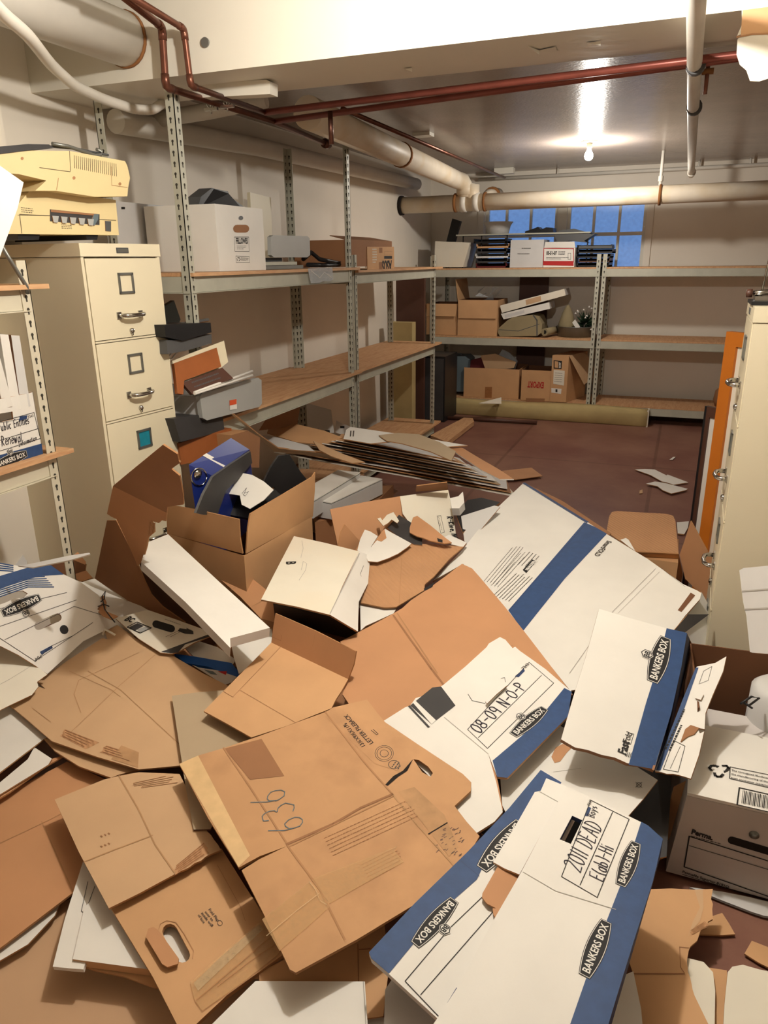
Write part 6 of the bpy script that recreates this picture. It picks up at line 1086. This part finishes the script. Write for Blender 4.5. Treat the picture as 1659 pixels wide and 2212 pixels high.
for k in range(3):
    pt_ = lambda t_, r_: (1553+23*r_*math.cos(t_), 1664+15*r_*math.sin(t_)); a = k*2.094-.52
    g.line(pl2, [pt_(a-.55, .72), pt_(a-.2, .95), pt_(a+.2, .95), pt_(a+.6, .72)], .0065, 'ink'); g.dec(pl2, [pt_(a+.45, 1.05), pt_(a+1.15, .62), pt_(a+.62, .42)], 'ink')
g.rect(pl2, [(1577, 1657), (1720, 1686), (1720, 1716), (1576, 1682)], .002); g.txt(pl2, 'The corrugated fiberboard used in', (1581, 1667), (1672, 1684), 'ink', 1.3, .02) if 0 else None
for k, t_ in enumerate(('The corrugated fibreboard used in', 'the manufacturing of this product', 'post consumer material content')): g.txt(pl2, t_, (1580-k*.5, 1666+k*8), (1690, 1690+k*8.6), 'ink', 1.15, .015)
g.rect(pl2, [(1597, 1702), (1720, 1730), (1720, 1768), (1592, 1739)], .003)
for k in range(24): g.line(pl2, [(1605+k*3.4, 1708+k*.75), (1602+k*3.4, 1735+k*.75)], .0008+.0012*((k*7) % 3)/2, 'ink')
g.build('lid_flap', T)
S('plastic_sheet', 'wrinkled grey-white plastic edge at the foot of the grey-fronted file box', plZ(.012), [(1489, 1916), (1560, 1926), (1620, 1938), (1700, 1958), (1700, 1985), (1650, 1978), (1625, 1970), (1560, 1945)], 'white2', .006, me='poly', cat='plastic')
S('cardboard_sheet', 'narrow brown upright flap left of the grey-fronted file box', pl3(P(1436, 1800, .05), P(1484, 1690, .24), P(1470, 1820, .05)), [(1436, 1828), (1440, 1760), (1455, 1700), (1484, 1686), (1484, 1718), (1462, 1780)], 'kraft', .004)
# ---- right bottom
def torn(g, pl):
    g.dec(pl, [(1500, 1922), (1518, 1921), (1520, 1960), (1512, 1990), (1490, 2015), (1484, 2030), (1497, 1990), (1512, 1960)], 'kraftl'); g.line(pl, [(1370, 2104), (1478, 2104)], .003, 'kraftd'); g.line(pl, [(1468, 2046), (1470, 2090), (1478, 2102)], .0015, 'kraftd'); g.line(pl, [(1468, 2046), (1488, 2048)], .0015, 'kraftd')
    ribs((1490, 2010), (1522, 1990), (1496, 2020), (1530, 2000), 4, seed=3, w=.0015, base='corr')(g, pl)
S('cardboard_sheet', 'brown panel with a ragged torn right edge at the bottom right', flat(-.10), [(1395, 1921), (1450, 1919), (1500, 1922), (1540, 1920), (1536, 1942)]+jag((1536, 1942), (1542, 1975), 3, 3, 1)+[(1540, 1985)]+jag((1540, 1985), (1508, 2018), 4, 4, 2)+[(1506, 2032), (1492, 2044), (1488, 2052), (1484, 2075), (1486, 2100)]+jag((1486, 2100), (1500, 2150), 4, 3, 3)+[(1500, 2150), (1530, 2212), (1550, 2260), (1388, 2260), (1380, 2160), (1366, 2098), (1350, 2050), (1350, 1950)], 'kraft', .005, decs=[torn])
S('cardboard_sheet', 'rounded white flap under the torn brown panel, bottom right', flat(-.115), [(1470, 2070), (1488, 2070), (1520, 2078), (1540, 2100), (1545, 2140), (1543, 2260), (1440, 2260)], 'cream', .004)
S('cardboard_sheet', 'rounded stained white flap at the bottom right corner', flat(-.112), [(1572, 2100), (1582, 2088), (1605, 2084), (1640, 2094), (1720, 2110), (1720, 2260), (1560, 2260), (1565, 2170)], 'cream', .004)
S('cardboard_strip', 'brown strip between the two rounded white flaps, bottom right', flat(-.13), [(1530, 2090), (1570, 2096), (1580, 2260), (1535, 2260)], 'kraft', .004)
S('cardboard_scrap', 'small tan torn piece on the red floor by the grey-fronted file box', plZ(.01), [(1520, 1985), (1560, 1972), (1575, 1995), (1588, 2018), (1560, 2020), (1505, 2018)], 'kraft', .004)
S('cardboard_scrap', 'tan rectangular scrap at the right edge on the red floor', plZ(.01), [(1608, 2060), (1624, 2032), (1700, 2062), (1700, 2110), (1640, 2080)], 'kraft', .004)
S('cardboard_sheet', 'white scuffed panel right of the 2011 box at the bottom edge', flat(-.08), [(1310, 2170), (1340, 2110), (1368, 2098), (1385, 2180), (1392, 2260), (1285, 2260)], 'white', .004)
S('cardboard_scrap', 'pale crumpled scrap between the blue-banded box and the grey-fronted file box', plZ(.008), [(1424, 1838), (1434, 1828), (1438, 1848), (1422, 1856), (1418, 1850)], 'cream', .006)
# ---- stacked boards at the back
rr = random.Random(12); A0, B0 = P(690, 965, .47), P(1115, 1068, .34)
names = ['lowest', 'second', 'third', 'fourth', 'fifth', 'sixth', 'seventh', 'eighth', 'ninth', 'topmost']
cols = ['kraftd', 'white2', 'kraft', 'white', 'krafto', 'white2', 'white', 'kraft', 'greyb', 'white2']
cols = ['cream', 'kraftd', 'white2', 'greyb', 'white', 'white2', 'greyb', 'white', 'kraft', 'white2']
for k in range(10):
    zA, zB = .45+k*.013, .30+k*.0135; a, b = P(592+k*17+rr.uniform(-10, 10), 977-k*3.3, zA), P(1112-k*13+rr.uniform(-10, 12), 1072-k*8.5, zB)
    d = (b-a); L_ = d.length; d.normalize(); n_ = V((-d.y, d.x, 0)).normalized(); w = .40+rr.uniform(-.06, .05); tt = .004
    n_ = (n_+d*rr.uniform(-.25, .1)+V((0, 0, -.13))).normalized(); up = d.cross(n_).normalized(); q = [a, a+d*L_*.3+up*rr.uniform(-.002, .006), a+d*L_*.62+up*rr.uniform(-.002, .006), b, b-d*.05+n_*w, a+d*L_*.6+n_*(w+.02), a+n_*w*.9+d*rr.uniform(0, .1)]
    nq = len(q); g = G(); g.face([q[0], q[1], q[2], q[5], q[6]], cols[k]); g.face([q[2], q[3], q[4], q[5]], cols[k]); g.face([p-up*tt for p in q[::-1]], 'kraftd')
    for i in range(nq): g.face([q[i-1], q[i], q[i]-up*tt, q[i-1]-up*tt], 'white' if k % 2 == 0 else 'edge')
    g.build('flattened_box', None, names[k]+' flattened board in the long stack reaching across the middle of the pile', 'flattened box', 'flattened boards stacked at the back of the pile')
S('flattened_box', 'white flattened board end printed with small figures on top of the board stack', flat(.0, (830, 945), 0, -.0).off(.075), [(742, 948), (748, 928), (757, 922), (880, 940), (1010, 962), (960, 965), (860, 952), (800, 958)], 'white', .005, cat='flattened box', decs=[lambda g, pl: [g.line(pl, [(757+k*3, 943), (758+k*3, 931)], .007, 'inkg') for k in (0, 2)]])
S('flattened_box', 'warped grey flattened board with a dark torn end on top of the board stack', flat(.0).off(.085), [(818, 940), (860, 935), (905, 938), (950, 955), (985, 975), (975, 995), (930, 975), (870, 958), (835, 952)], 'greyb', .005, cat='flattened box')
S('flattened_box', 'white-edged flattened board sloping down at the far right of the board stack', flat(.0).off(.06), [(950, 957), (970, 955), (1000, 968), (1040, 992), (1075, 1012), (1110, 1035), (1080, 1035), (1040, 1015), (985, 978)], 'krafto', .005, me='white', cat='flattened box')
S('flattened_box', 'curved tan board with small holes under the left end of the board stack', flat(.0).off(.05), [(676, 952), (690, 958), (740, 980), (788, 998), (760, 1000), (715, 985), (690, 972)], 'kraftl', .005, cat='flattened box')
S('flattened_box', 'thin long pale board propped at the left of the board stack', pl3(P(500, 895, .82), P(595, 975, .50), P(700, 978, .50)), [(497, 893), (503, 894), (560, 940), (600, 968), (700, 980), (800, 1004), (795, 1010), (700, 988), (594, 976)], 'cream', .006, cat='flattened box')
S('cardboard_sheet', 'grey-white flap fanned out left of the board stack', flat(.04), [(558, 938), (600, 945), (665, 962), (680, 975), (640, 972), (600, 968)], 'white2', .004)
S('cardboard_sheet', 'brown open carton side lying left of the board stack', flat(.02, (640, 930), 0, .1), [(577, 935), (584, 912), (640, 916), (700, 930), (740, 945), (700, 960), (640, 955)], 'kraft', .005)
S('cardboard_sheet', 'white upright carton side with black print below the middle shelf', Pl(P(680, 930, .35), (.3, -1, .5)), [(641, 920), (642, 880), (660, 870), (715, 885), (722, 935), (690, 936)], 'white', .005, decs=[D([(700, 930), (712, 929), (713, 936), (702, 937)], 'ink'), lambda g, pl: g.rect(pl, [(676, 927), (688, 927), (690, 932), (678, 932)], .003)])
S('cardboard_sheet', 'white printed carton flap right of the upright white side', Pl(P(740, 925, .30), (.2, -.7, 1)), [(726, 908), (740, 915), (770, 926), (760, 940), (735, 938), (724, 934)], 'white', .004, decs=[D([(735, 920), (744, 920), (744, 925), (735, 925)], 'ink')])
S('cardboard_sheet', 'dark brown carton side standing under the middle shelf by the wall', Pl((-2.05, 3.6, .4), (1, -.6, .2)), [(560, 930), (585, 890), (620, 872), (650, 868), (642, 920), (600, 925)], 'kraftd', .005)
S('carton', 'dark brown carton in the shadow under the shelf behind the blue binder', plX(-1.75), [(500, 940), (535, 930), (562, 945), (560, 1010), (540, 1010), (505, 985)], 'kraftd', .2, cat='box')
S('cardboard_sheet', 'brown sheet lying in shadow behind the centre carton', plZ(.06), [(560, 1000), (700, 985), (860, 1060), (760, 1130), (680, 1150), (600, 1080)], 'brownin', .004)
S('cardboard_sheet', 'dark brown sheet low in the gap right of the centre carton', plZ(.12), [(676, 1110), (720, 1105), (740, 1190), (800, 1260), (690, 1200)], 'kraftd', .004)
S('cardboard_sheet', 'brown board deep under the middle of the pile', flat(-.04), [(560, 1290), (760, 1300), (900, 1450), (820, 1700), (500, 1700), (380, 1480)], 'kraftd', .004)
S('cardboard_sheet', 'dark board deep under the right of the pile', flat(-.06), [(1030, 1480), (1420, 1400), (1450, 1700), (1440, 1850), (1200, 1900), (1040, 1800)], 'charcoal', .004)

for o in THINGS:
    if '_o' in o.keys(): del o['_o']
